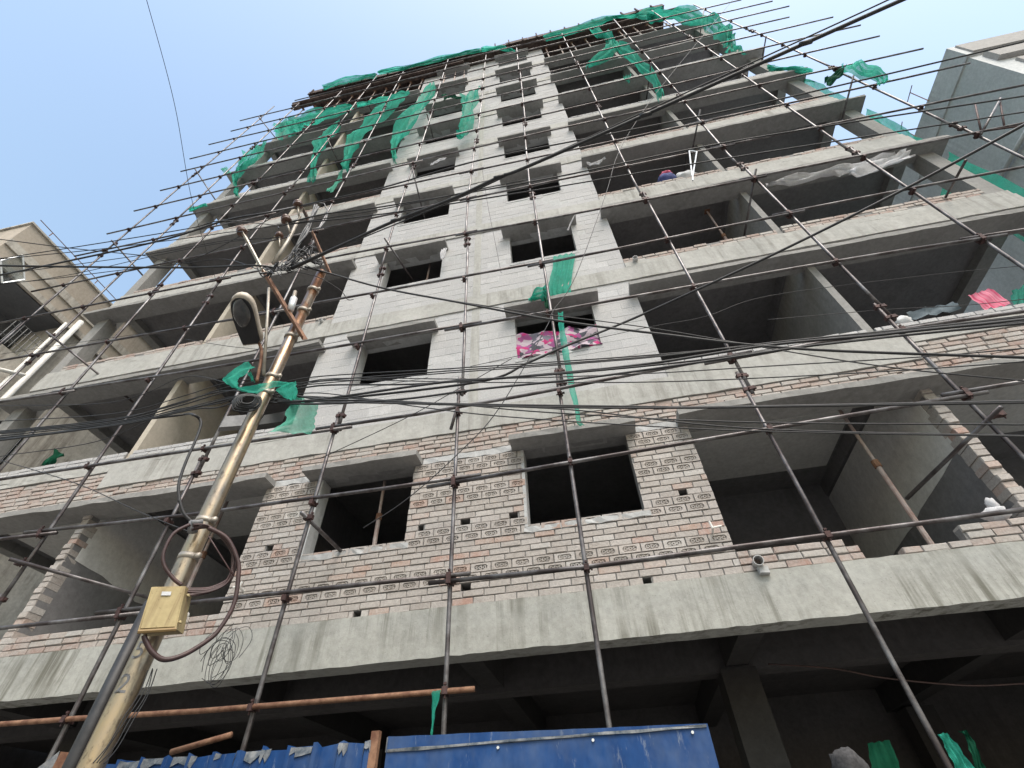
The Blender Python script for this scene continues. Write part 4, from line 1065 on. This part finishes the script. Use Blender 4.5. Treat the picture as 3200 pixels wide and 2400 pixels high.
net([(6.831,-0.7,27.866),(8.211,-0.7,27.757),(8.77,-0.7,25.476),(8.648,-0.7,23.261),(8.363,-0.7,21.516)], [(6.982,-0.6,28.077),(7.746,-0.6,26.235),(8.183,-0.6,24.156),(8.126,-0.6,22.049),(8.014,-0.6,20.923)],'wide green net wrapped round the upper right corner',seed=15,wr=.15,rag=.12)
net([(8.587,-0.5,22.538),(8.115,-0.5,21.406),(7.855,-0.5,20.54)], [(8.724,-0.5,22.351),(8.231,-0.5,20.858),(8.296,-0.5,20.016)],'green net end hanging at the upper right corner',seed=16,wr=.08,rag=.1)
net([(4.442,-0.4,20.83),(4.36,-0.4,20.42)], [(4.671,-0.4,20.772),(4.497,-0.4,20.132)],'small scrap of green net on an upper right ledge',seed=17,wr=.05,rag=.06)
def sidenet(p, q, y0, y1, label, seed):
    L_ = [Vector((a[0], y0, a[2])) for a in (p, q)]
    return net([tuple(Vector((p[0],y0,p[1]))), tuple(Vector((q[0],y0,q[1])))], [tuple(Vector((p[0]+.05,y1,p[1]))), tuple(Vector((q[0]+.05,y1,q[1])))], label, seed=seed, wr=.05, rag=.08)
net([(8.424,-0.3,18.662),(8.781,-0.3,18.061),(9.251,-0.3,17.721)], [(8.391,-0.25,18.56),(8.773,-0.25,18.019),(9.089,-0.25,17.273)],'green net lying along a right ledge end',seed=18,wr=.05,rag=.08)
net([(9.22,0.0,18.0),(9.2,0.0,15.6)], [(9.3,0.9,18.0),(9.3,0.7,15.6)],'green net hung on the open right side, upper length',seed=19,wr=.08,rag=.1)
net([(9.2,0.0,14.55),(9.15,0.0,12.3)], [(9.3,0.45,14.5),(9.25,0.4,12.3)],'green net hung on the open right side, middle length',seed=20,wr=.06,rag=.06)
net([(9.15,0.0,11.5),(9.15,0.0,8.8)], [(9.3,0.9,11.4),(9.3,0.8,8.8)],'green net hung on the open right side, lower length',seed=21,wr=.06,rag=.06)
net([(8.745,-0.9,15.294),(8.669,-0.9,14.822),(8.785,-0.9,14.248),(8.684,-0.9,13.601)], [(9.138,-0.9,15.321),(9.152,-0.9,14.99),(9.158,-0.9,14.103),(8.877,-0.9,13.73)],'green net rag caught on the right scaffold corner',seed=22,wr=.07,rag=.06)
net([(8.683,-0.9,15.17),(8.229,-0.9,14.791),(8.027,-0.9,14.644)], [(8.598,-0.9,14.893),(8.261,-0.9,14.532),(7.936,-0.9,14.184)],'dark green tail of the rag on the right scaffold corner',m='net_dark',seed=23,wr=.05,rag=.03)
net([(8.4,1.6,13.9),(8.4,1.6,12.75)], [(8.95,1.9,13.9),(8.95,1.9,12.75)],'pale green net behind the right end column',m='net_pale',seed=24)
net([(8.0,1.2,10.9),(8.0,1.2,9.75)], [(8.9,1.4,10.9),(8.9,1.4,9.75)],'green net screening the right end of the third storey',seed=25)
net([(7.786,0.4,7.616),(7.584,0.4,7.309)], [(8.18,0.4,7.775),(7.821,0.4,7.265)],'green net hanging at the right edge above the brick infill',seed=26)
# left corner
net([(-10.094,-0.6,25.025),(-9.667,-0.6,23.906),(-9.27,-0.6,22.978)], [(-9.191,-0.5,25.97),(-8.551,-0.5,24.383),(-8.235,-0.5,23.583)],'green net wrapped round the upper left corner',seed=27,wr=.1,rag=.1)
net([(-10.62,-0.5,22.396),(-10.169,-0.5,20.55),(-9.728,-0.5,19.231),(-8.914,-0.5,17.353)], [(-9.912,-0.45,23.333),(-9.594,-0.45,21.716),(-9.829,-0.45,19.816),(-8.858,-0.45,17.44)],'green net sagging from the left corner below the wrapped one',seed=28,wr=.1,rag=.08)
net([(-11.107,-0.45,21.129),(-10.565,-0.45,20.221)], [(-10.837,-0.45,21.02),(-10.378,-0.45,20.286)],'small pale green net scrap against the sky on the left',m='net_pale',seed=29,rag=.08)
net([(-10.772,-0.35,17.509),(-10.186,-0.35,17.633)], [(-10.646,-0.35,17.319),(-10.085,-0.35,17.485)],'green net edge lying on a left corner ledge',seed=30,rag=.06)
net([(-8.87,0.1,7.413),(-8.84,0.1,6.999)], [(-8.478,0.1,7.18),(-8.692,0.1,7.011)],'dark green net scrap on the left parapet of the second storey',m='net_dark',seed=31,rag=.05)
# centre
net([(0.891,-0.06,10.484),(0.833,-0.06,10.006),(0.706,-0.06,9.381),(0.736,-0.06,8.986)], [(1.358,-0.06,10.446),(1.205,-0.06,9.701),(1.105,-0.06,9.17),(1.168,-0.06,8.739)],'bright green cloth with yellow hem hanging from the third storey window',seed=32,wr=.022,rag=.012,hem=True,folds=4,nu=24)
net([(0.298,-0.3,8.822),(0.52,-0.3,9.086),(0.67,-0.3,9.074)], [(0.346,-0.3,8.734),(0.557,-0.3,8.739),(0.656,-0.3,8.671)],'crumpled green cloth end left of the hanging cloth',seed=33,wr=.06,rag=.05)
net([(0.619,-0.3,8.977),(0.582,-0.3,8.415)], [(0.722,-0.3,8.943),(0.651,-0.3,8.393)],'dark fold of green cloth behind the scaffold standard',m='net_dark',seed=34,wr=.04)
net([(0.796,-0.35,8.164),(0.764,-0.35,7.738),(0.763,-0.35,6.894),(0.793,-0.35,5.789),(0.782,-0.35,5.702)], [(0.88,-0.35,8.139),(0.856,-0.35,7.712),(0.858,-0.35,6.87),(0.854,-0.35,5.802),(0.887,-0.35,5.631)],'long thin green streamer falling past the patterned cloth',seed=35,wr=.015,rag=.01,folds=1,nu=5)
# on the pole
net([(-2.298,-2.669,5.177),(-2.33,-2.702,5.108),(-2.364,-2.737,4.941),(-2.38,-2.754,4.866),(-2.308,-2.68,4.83),(-2.248,-2.618,4.815),(-2.171,-2.538,4.839),(-2.127,-2.493,4.907),(-2.074,-2.438,5.011),(-2.008,-2.371,5.071)], [(-2.242,-2.612,5.157),(-2.27,-2.64,5.075),(-2.293,-2.663,5.0),(-2.303,-2.674,4.936),(-2.287,-2.657,4.886),(-2.269,-2.639,4.857),(-2.195,-2.563,4.926),(-2.148,-2.515,5.002),(-2.089,-2.454,5.082),(-1.983,-2.345,5.167)],'green net ribbon curled round the utility pole',seed=36,wr=.012,rag=.012,folds=1.2,sub=4)
net([(-1.994,-2.385,5.053),(-2.054,-2.446,4.967),(-2.0,-2.391,4.912),(-1.946,-2.336,4.897)], [(-1.959,-2.349,5.156),(-1.937,-2.326,5.106),(-1.918,-2.307,5.021),(-1.916,-2.304,4.919)],'folded green net flap at the right of the pole',seed=37,wr=.012,rag=.012,folds=1.5)
net([(-1.946,-2.278,4.99),(-1.963,-2.296,4.805),(-1.976,-2.309,4.626),(-2.028,-2.363,4.483)], [(-1.891,-2.222,5.022),(-1.785,-2.113,4.969),(-1.764,-2.091,4.75),(-1.762,-2.089,4.611)],'pale green net rag hanging beside the pole',m='net_pale',seed=38,wr=.02,rag=.02,folds=1.5)
net([(-2.306,-2.606,5.095),(-2.261,-2.56,5.016)], [(-2.289,-2.588,5.118),(-2.241,-2.538,5.017)],'short green net end dangling inside the ribbon loop',seed=39,wr=.01,rag=.01)
net([(-0.75,-0.95,2.625),(-0.726,-0.95,2.481),(-0.729,-0.95,2.309)], [(-0.666,-0.95,2.627),(-0.703,-0.95,2.479),(-0.714,-0.95,2.308)],'small green strip tied to the low rusty tube',seed=40,wr=.01,rag=.008,folds=1,nu=4)
# ground storey tarpaulins and a glass reflection
net([(3.121,-0.2,2.2),(3.111,-0.2,2.079),(3.098,-0.2,1.985)], [(3.193,-0.2,2.21),(3.205,-0.2,2.088),(3.227,-0.2,1.978)],'bright green tarpaulin at the bottom right behind the scaffold',seed=41,wr=.02,rag=.01)
net([(3.284,-0.2,2.211),(3.287,-0.2,2.153),(3.219,-0.2,1.978)], [(3.32,-0.2,2.216),(3.328,-0.2,2.129),(3.287,-0.2,1.974)],'dark green tarpaulin at the far bottom right',m='net_dark',seed=42,wr=.02,rag=.01)
net([(2.869,0.6,2.267),(2.819,0.6,2.082)], [(3.062,0.6,2.28),(3.057,0.6,2.068)],'very dark green sheet in the shade of the ground storey',m='net_dark',seed=43,wr=.02,rag=.01)  # sheet added to stand for dark green reflections in glass

# patterned cloth in the second-storey window
def patterned():
    m, t, b = mat('patterned fabric')
    w = world_coords(t, (9,1,13))
    v = N(t,'ShaderNodeTexVoronoi'); v.distance = 'MANHATTAN'; t.links.new(w, v.inputs['Vector']); v.inputs['Scale'].default_value = 1.0
    s = N(t,'ShaderNodeSeparateColor'); t.links.new(v.outputs['Color'], s.inputs[0])
    c = N(t,'ShaderNodeValToRGB'); c.color_ramp.interpolation = 'CONSTANT'; e = c.color_ramp.elements
    cols = [(0,(0.42,0.34,0.38)),(.25,(0.45,0.03,0.16)),(.42,(0.07,0.07,0.09)),(.55,(0.50,0.42,0.47)),(.75,(0.30,0.08,0.22)),(.9,(0.16,0.15,0.19))]
    while len(e) < len(cols): e.new(.5)
    for i,(p,cc) in enumerate(cols): e[i].position = p; e[i].color = (*cc,1)
    t.links.new(s.outputs[0], c.inputs[0]); t.links.new(c.outputs[0], b.inputs['Base Color']); b.inputs['Roughness'].default_value = .9
    return m
MT['pattern'] = patterned()
ribbon('window_cloth', [(0.0,0.03,8.22),(0.0,0.04,7.95),(0.0,0.03,7.62),(0.01,-.03,7.55)], [(1.42,0.03,8.12),(1.42,0.04,7.9),(1.42,0.03,7.6),(1.42,-.03,7.56)], 'pattern', 'pink and grey patterned cloth stretched across the second storey window', 'cloth', seed=50, wr=.035, nu=24, rag=.03, folds=3.2)
ribbon('laundry', [(5.911,0.15,7.247),(5.894,0.15,7.08)], [(6.635,0.15,7.349),(6.63,0.15,7.144)], plain('denim',(0.06,0.085,0.10),(0.12,0.15,0.17),8,.9), 'grey denim trousers drying on the line at the right', 'laundry', seed=51, wr=.03, rag=.03)
MT['pink'] = plain('pink striped towel',(0.48,0.05,0.12),(0.60,0.26,0.33),1,.9,0,0,.2,(40,1,1))
ribbon('laundry', [(6.873,0.15,7.394),(6.883,0.15,7.241),(6.889,0.15,7.065)], [(7.221,0.15,7.496),(7.254,0.15,7.301),(7.258,0.15,7.065)], 'pink', 'pink striped towel drying on the line at the right', 'laundry', seed=52, wr=.02, rag=.01)
ribbon('plastic_sheet', [(5.578,-0.18,11.499),(6.327,-0.18,11.619),(7.061,-0.18,11.523),(7.69,-0.18,11.607),(8.345,-0.18,11.776)], [(5.557,-0.15,11.433),(6.286,-0.15,11.409),(7.088,-0.15,11.338),(7.164,-0.15,11.056),(8.437,-0.15,11.441)], 'white', 'torn white plastic sheet under the fourth storey ledge on the right', 'plastic sheet', seed=53, wr=.06, rag=.06)
ribbon('plastic_sheet', [(2.208,-0.2,14.545),(2.443,-0.2,14.489),(2.715,-0.2,14.66)], [(2.275,-0.2,14.384),(2.48,-0.2,14.346),(2.594,-0.2,14.483)], 'white', 'small white plastic scrap under a ledge beside the pale wall', 'plastic sheet', seed=54, wr=.03, rag=.02)
ribbon('plastic_sheet', [(-1.557,-0.25,11.391),(-1.512,-0.25,10.97)], [(-1.395,-0.25,11.379),(-1.445,-0.25,10.945)], 'white', 'white rag hanging at the third storey left sunshade', 'plastic sheet', seed=55, wr=.02, rag=.02)
ribbon('plastic_sheet', [(1.534,-0.25,11.751),(1.279,-0.25,11.123)], [(1.563,-0.2,11.872),(1.317,-0.2,11.177)], 'white', 'white plastic strip at the third storey right sunshade', 'plastic sheet', seed=56, wr=.01, rag=.01)
ribbon('plastic_sheet', [(-2.045,-0.24,17.286),(-1.777,-0.24,17.226)], [(-2.337,-0.2,17.03),(-2.258,-0.2,16.984)], 'white', 'white scrap under the fifth storey left sunshade', 'plastic sheet', seed=57, wr=.02, rag=.02)
def lump(name, c, r, m, label, cat, seed, parent=None):
    bm = bmesh.new(); bmesh.ops.create_icosphere(bm, subdivisions=3, radius=1)
    for v in bm.verts:
        k = 1+0.28*mn.noise(v.co*2.3+Vector((seed,0,0)))+0.1*mn.noise(v.co*6+Vector((0,seed,0)))
        v.co = Vector((v.co.x*r[0]*k, v.co.y*r[1]*k, v.co.z*r[2]*k))
    me = bpy.data.meshes.new(name); bm.to_mesh(me); bm.free(); me.materials.append(MT[m])
    me.polygons.foreach_set('use_smooth',[True]*len(me.polygons))
    o = link(name, me, parent, c)
    if label: tag(o, label, cat)
    return o
MT['navy'] = plain('navy cloth',(0.03,0.04,0.13),(0.06,0.08,0.22),6,.9)
MT['pinkc'] = plain('pink cloth',(0.62,0.09,0.18),(0.70,0.2,0.28),6,.9)
b1 = lump('cloth_bundle',(3.97,0.12,13.3),(.22,.15,.22),'navy','navy cloth bundle with pink top on the fourth storey parapet','bundle',3)
lump('pink_cloth',(0.02,-0.03,0.17),(.15,.13,.08),'pinkc',None,None,5,b1)
lump('sack',(4.42,0.14,13.27),(.25,.14,.17),'sack','pale sack beside the navy bundle on the fourth storey parapet','sack',8)
lump('plastic_bag',(4.86,0.06,3.98),(.13,.10,.07),'white','crumpled white plastic bag on the right brick parapet','plastic bag',11)
lump('plastic_bag',(4.90,0.05,4.08),(.05,.05,.08),'white','upright white bag corner beside the crumpled bag','plastic bag',12)
lump('sack',(5.75,0.12,7.04),(.12,.10,.10),'sack','small pale sack next to the denim trousers','sack',13)
MT['greyfuzz'] = plain('dusty grey cloth',(0.028,0.027,0.028),(0.06,0.058,0.06),60,.95)
lump('grey_bundle',[(1.81,-2.0,1.887)][0],(.075,.09,.075),'greyfuzz','round grey bundle at the bottom edge in the dark ground storey','bundle',14)

# bricklayer's steel bracket hanging in the fourth storey
bk_ = MB()
for sg in ([(4.135,-0.9,12.253),(3.831,-0.9,11.024)],[(4.25,-0.9,12.112),(3.841,-0.9,11.019)],[(4.135,-0.9,12.253),(4.25,-0.9,12.112)],[(3.871,-0.9,11.12),(3.782,-0.9,10.822)]):
    bk_.tube(sg, .016, 6)
tag(bk_.obj('steel_bracket','alu',None),'narrow pale steel bracket hanging from a ledger above the sack','bracket')

# ------------------------------------------------------------------ site hoarding
def bluemat():
    m, t, b = mat('blue sheet paint')
    w = world_coords(t, (1,1,0.35)); n1 = noise(t, w, 9, 5, .7); n2 = noise(t, world_coords(t,(6,6,1.2)), 3, 5, .75)
    col = ramp(t, n1, [(.3,(0.005,0.034,0.125)),(.7,(0.009,0.055,0.185))])
    dust = noise(t, world_coords(t,(1,1,.6)), 2.2, 5, .7)
    col = mix(t, ramp(t, dust, [(.45,(0,0,0)),(.75,(.45,.45,.45))]), col, (0.12,0.15,0.19))
    col = mix(t, ramp(t, n2, [(.60,(0,0,0)),(.72,(.6,.6,.6))]), col, (0.24,0.27,0.31))
    t.links.new(col, b.inputs['Base Color']); b.inputs['Roughness'].default_value = .5; b.inputs['Specular IOR Level'].default_value = .25
    dents = noise(t, world_coords(t), 2.6, 3, .5); bump(t, b, dents, .5, .05)
    return m
MT['blue'] = bluemat()
MT['blueworn'] = plain('worn sheet edge',(0.03,0.05,0.075),(0.24,0.245,0.25),14,.6,.2,.3)
o = MB()
n = 20
pts = []
for i in range(n+1):
    x = -0.80+2.05*i/n
    pts.append((x, 2.235-0.065*i/n+jitter(.003)))
for (x,z) in pts: o.v += [(x,-1.6,0.05),(x,-1.6,z),(x,-1.575,z),(x,-1.575,0.05)]
for i in range(n):
    a = 4*i; b = a+4
    for q in range(4): o.f.append((a+q,b+q,b+(q+1)%4,a+(q+1)%4)); o.t.append(.5)
o.f.append((0,1,2,3)); o.f.append((4*n+3,4*n+2,4*n+1,4*n)); o.t += [.5,.5]
fp = tag(o.obj('blue_hoarding','blue',None),'flat scratched blue steel hoarding panel at the bottom centre','hoarding')
MB().box((-0.80,-1.615,2.15),(-.797,-1.57,2.23)).obj('edge_trim','blueworn',fp)
rough_bar(MB(), -0.79, 1.24, -1.612, -1.604, 2.15, 2.165, .2, .003).obj('edge_trim','blueworn',fp)
for x in (-.05,.55,1.15): MB().tube([(x,-1.612,2.13),(x,-1.595,2.13)],.009,6).obj('rivet','alu',fp)
o = MB(); x = -3.1; i = 0
prof = []
while x < -0.93:
    for (dx, dy) in ((0,0),(.115,0),(.135,-.035),(.165,-.035),(.185,0)):
        prof.append((x+dx, -1.62+dy))
    x += 0.185
prof = [p for k,p in enumerate(prof) if k == 0 or p != prof[k-1]]
for (x,y) in prof:
    zt = 2.21+0.02*mn.noise(Vector((x*5,0,0)))+ (0.012 if y < -1.63 else 0)
    o.v += [(x,y,0.05),(x,y,zt-.10+jitter(.03)),(x,y,zt+jitter(.008))]
for k in range(len(prof)-1):
    a = 3*k; b = a+3
    for q in range(2): o.f.append((a+q,b+q,b+q+1,a+q+1)); o.t.append(.5)
cp = tag(o.obj('blue_hoarding','blue',None),'ribbed blue steel hoarding panel with torn top edge at the bottom left','hoarding')
sm = cp.modifiers.new('thick','SOLIDIFY'); sm.thickness = 0.004
for k in range(0, len(prof)-1):
    (xa,ya),(xb,yb) = prof[k], prof[k+1]
    if random.random() < .45 and xb-xa > .02:
        MB().poly([(xa,ya-.005,2.212+jitter(.006)),(xb,yb-.005,2.214+jitter(.006)),(xb,yb-.010,2.19-random.random()*.035),((xa+xb)/2,(ya+yb)/2-.012,2.185-random.random()*.05),(xa,ya-.010,2.19-random.random()*.035)],(0,.004,0)).obj('torn_rim','blueworn',cp)
tag(MB().box((-0.90,-1.65,0),(-0.845,-1.61,2.265)).obj('hoarding_post','rust',None),'rusty post between the ribbed and the flat blue panels','post')
tag(MB().poly([(-2.681,-2.202,2.194),(-2.649,-2.169,2.192),(-2.64,-2.16,2.1),(-2.681,-2.203,2.098)],(-.05,.05,0)).obj('steel_stake','rust',None),'short orange rusty stake behind the pole at the bottom left','stake')
tag(MB().poly([(-2.76,-2.14,2.211),(-2.75,-2.13,2.109),(-2.815,-2.196,2.106)],(-.02,.02,0)).obj('sheet_offcut','blueworn',None),'pale blue triangular sheet offcut at the bottom left','sheet')

# ------------------------------------------------------------------ neighbours
LB = empty('neighbour_building', 'beige rendered neighbouring house with parapet at the left edge', 'building')
MB().box((-24,-1.8,12.9),(-13.0,12,14.5)).obj('parapet_wall','beige',LB)
MB().box((-24,-1.85,14.5),(-12.95,12,14.56)).obj('coping','stucco',LB)
MB().box((-12.998,-1.8,13.44),(-12.96,12,13.70)).obj('string_course','stucco',LB)
MB().box((-12.998,-1.86,12.84),(-12.93,12,13.02)).obj('string_course','stucco',LB)
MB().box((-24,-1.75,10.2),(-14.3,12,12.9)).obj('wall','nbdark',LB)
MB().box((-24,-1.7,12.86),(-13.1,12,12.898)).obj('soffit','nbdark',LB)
MB().box((-14.3,-1.78,10.2),(-13.05,.5,11.3)).obj('balcony_front','stucco',LB)
MB().box((-14.3,.5,10.2),(-13.03,12,12.84)).obj('wall','stucco',LB)
MB().box((-24,-1.8,0),(-13.02,12,10.2)).obj('wall','stucco',LB)
for y in (-1.4,-.6,.2,1.0,1.8,2.6,3.4,4.2): MB().tube([(-12.9,y,14.56),(-12.9,y,14.72)],.012,5).obj('rail_post','rust',LB)
MB().tube([(-12.9,-1.8,14.72),(-12.9,11.5,14.72)],.012,5).obj('rail','rust',LB)
for y in (-1.05,0.7):
    MB().box((-13.06,y,8.6),(-13.0,y+0.95,9.7)).obj('window','glass',LB)
    w_ = MB()
    for q in range(7): w_.tube([(-12.97,y+.05+q*.14,8.6),(-12.97,y+.05+q*.14,9.7)],.008,4)
    w_.tube([(-12.97,y,8.9),(-12.97,y+.95,8.9)],.008,4); w_.tube([(-12.97,y,9.4),(-12.97,y+.95,9.4)],.008,4)
    w_.obj('window_grille','wire_grey',LB)
cs = [(-12.7,-1.634,12.738),(-12.7,-1.248,12.299),(-12.7,-1.023,12.805),(-12.7,-1.455,13.304)]
cw = MB()
for k in range(4): cw.tube([cs[k], cs[(k+1)%4]], .022, 6)
cw.obj('open_casement','alu',LB)
MB().poly(cs,(0.0,.01,0)).obj('casement_pane','clear',LB)
MB().box((-14.33,-1.5,11.0),(-14.27,0.6,12.3)).obj('window','glass',LB)
MB().tube([(-12.85,0.66,4.0),(-12.85,0.65,13.2)],.07,12).obj('drain_pipe','pvc_w',LB,True)
MB().tube([(-12.88,0.36,4.0),(-12.88,0.42,12.85)],.035,10).obj('drain_pipe','pvc_w',LB,True)
MB().tube([(-12.85,0.64,10.9),(-12.88,.1,10.6)],.05,10).obj('drain_pipe','pvc_w',LB,True)
MB().tube([(-12.85,-0.9,4.0),(-12.85,-0.9,10.4)],.055,12).obj('drain_pipe','pvc_w',LB,True)
for q in range(9): MB().tube([(-13.0,-.35+q*.1,11.3),(-13.0,-.35+q*.1,12.05)],.009,4).obj('railing_bar','wire_grey',LB)
for z in (11.5,11.85,12.05): MB().tube([(-13.0,-.4,z),(-13.0,.5,z)],.009,4).obj('railing_bar','wire_grey',LB)

RB = empty('neighbour_building', 'grey concrete neighbouring house with pale front at the right edge', 'building')
MB().box((11.5,-0.6,0),(24,12,14.9)).obj('wall','nbgrey',RB)
MB().box((11.46,-0.66,14.9),(24,12,15.65)).obj('parapet_wall','nbgrey',RB)
MB().box((11.72,-0.72,14.3),(24,-0.602,14.78)).obj('front_band','nbpale',RB)
MB().box((11.62,-0.70,14.98),(24,-0.662,15.6)).obj('front_band','nbpale',RB)
MB().box((11.95,-0.66,0),(24,-0.602,14.1)).obj('front_panel','nbpale',RB)
for (y,z) in ((0.55,9.5),(0.3,6.4)):
    MB().box((11.46,y,z),(11.51,y+.9,z+1.1)).obj('window','glass',RB)
    MB().box((11.2,y-.15,z+1.15),(11.5,y+1.05,z+1.23)).obj('window_hood','nbgrey',RB)
    w_ = MB()
    for q in range(7): w_.tube([(11.43,y+.05+q*.13,z),(11.43,y+.05+q*.13,z+1.1)],.008,4)
    w_.obj('window_grille','wire_grey',RB)
for y in (0.12,-0.25,):
    MB().tube([(11.42,y,3),(11.42,y,12.3+y)],.06,12).obj('drain_pipe','pvc',RB,True)
MB().tube([(11.42,.12,12.42),(11.42,1.6,12.5)],.05,10).obj('drain_pipe','pvc',RB,True)
MB().tube([(11.3,0.42,16.155),(11.3,0.425,15.377)],.012,5).tube([(11.3,0.244,16.187),(11.3,0.648,16.144)],.012,5).obj('roof_rail','rust',RB)
MB().tube([(11.3,1.309,16.034),(11.3,1.314,15.257)],.012,5).tube([(11.3,1.139,16.083),(11.3,1.336,16.018)],.012,5).obj('roof_rail','rust',RB)
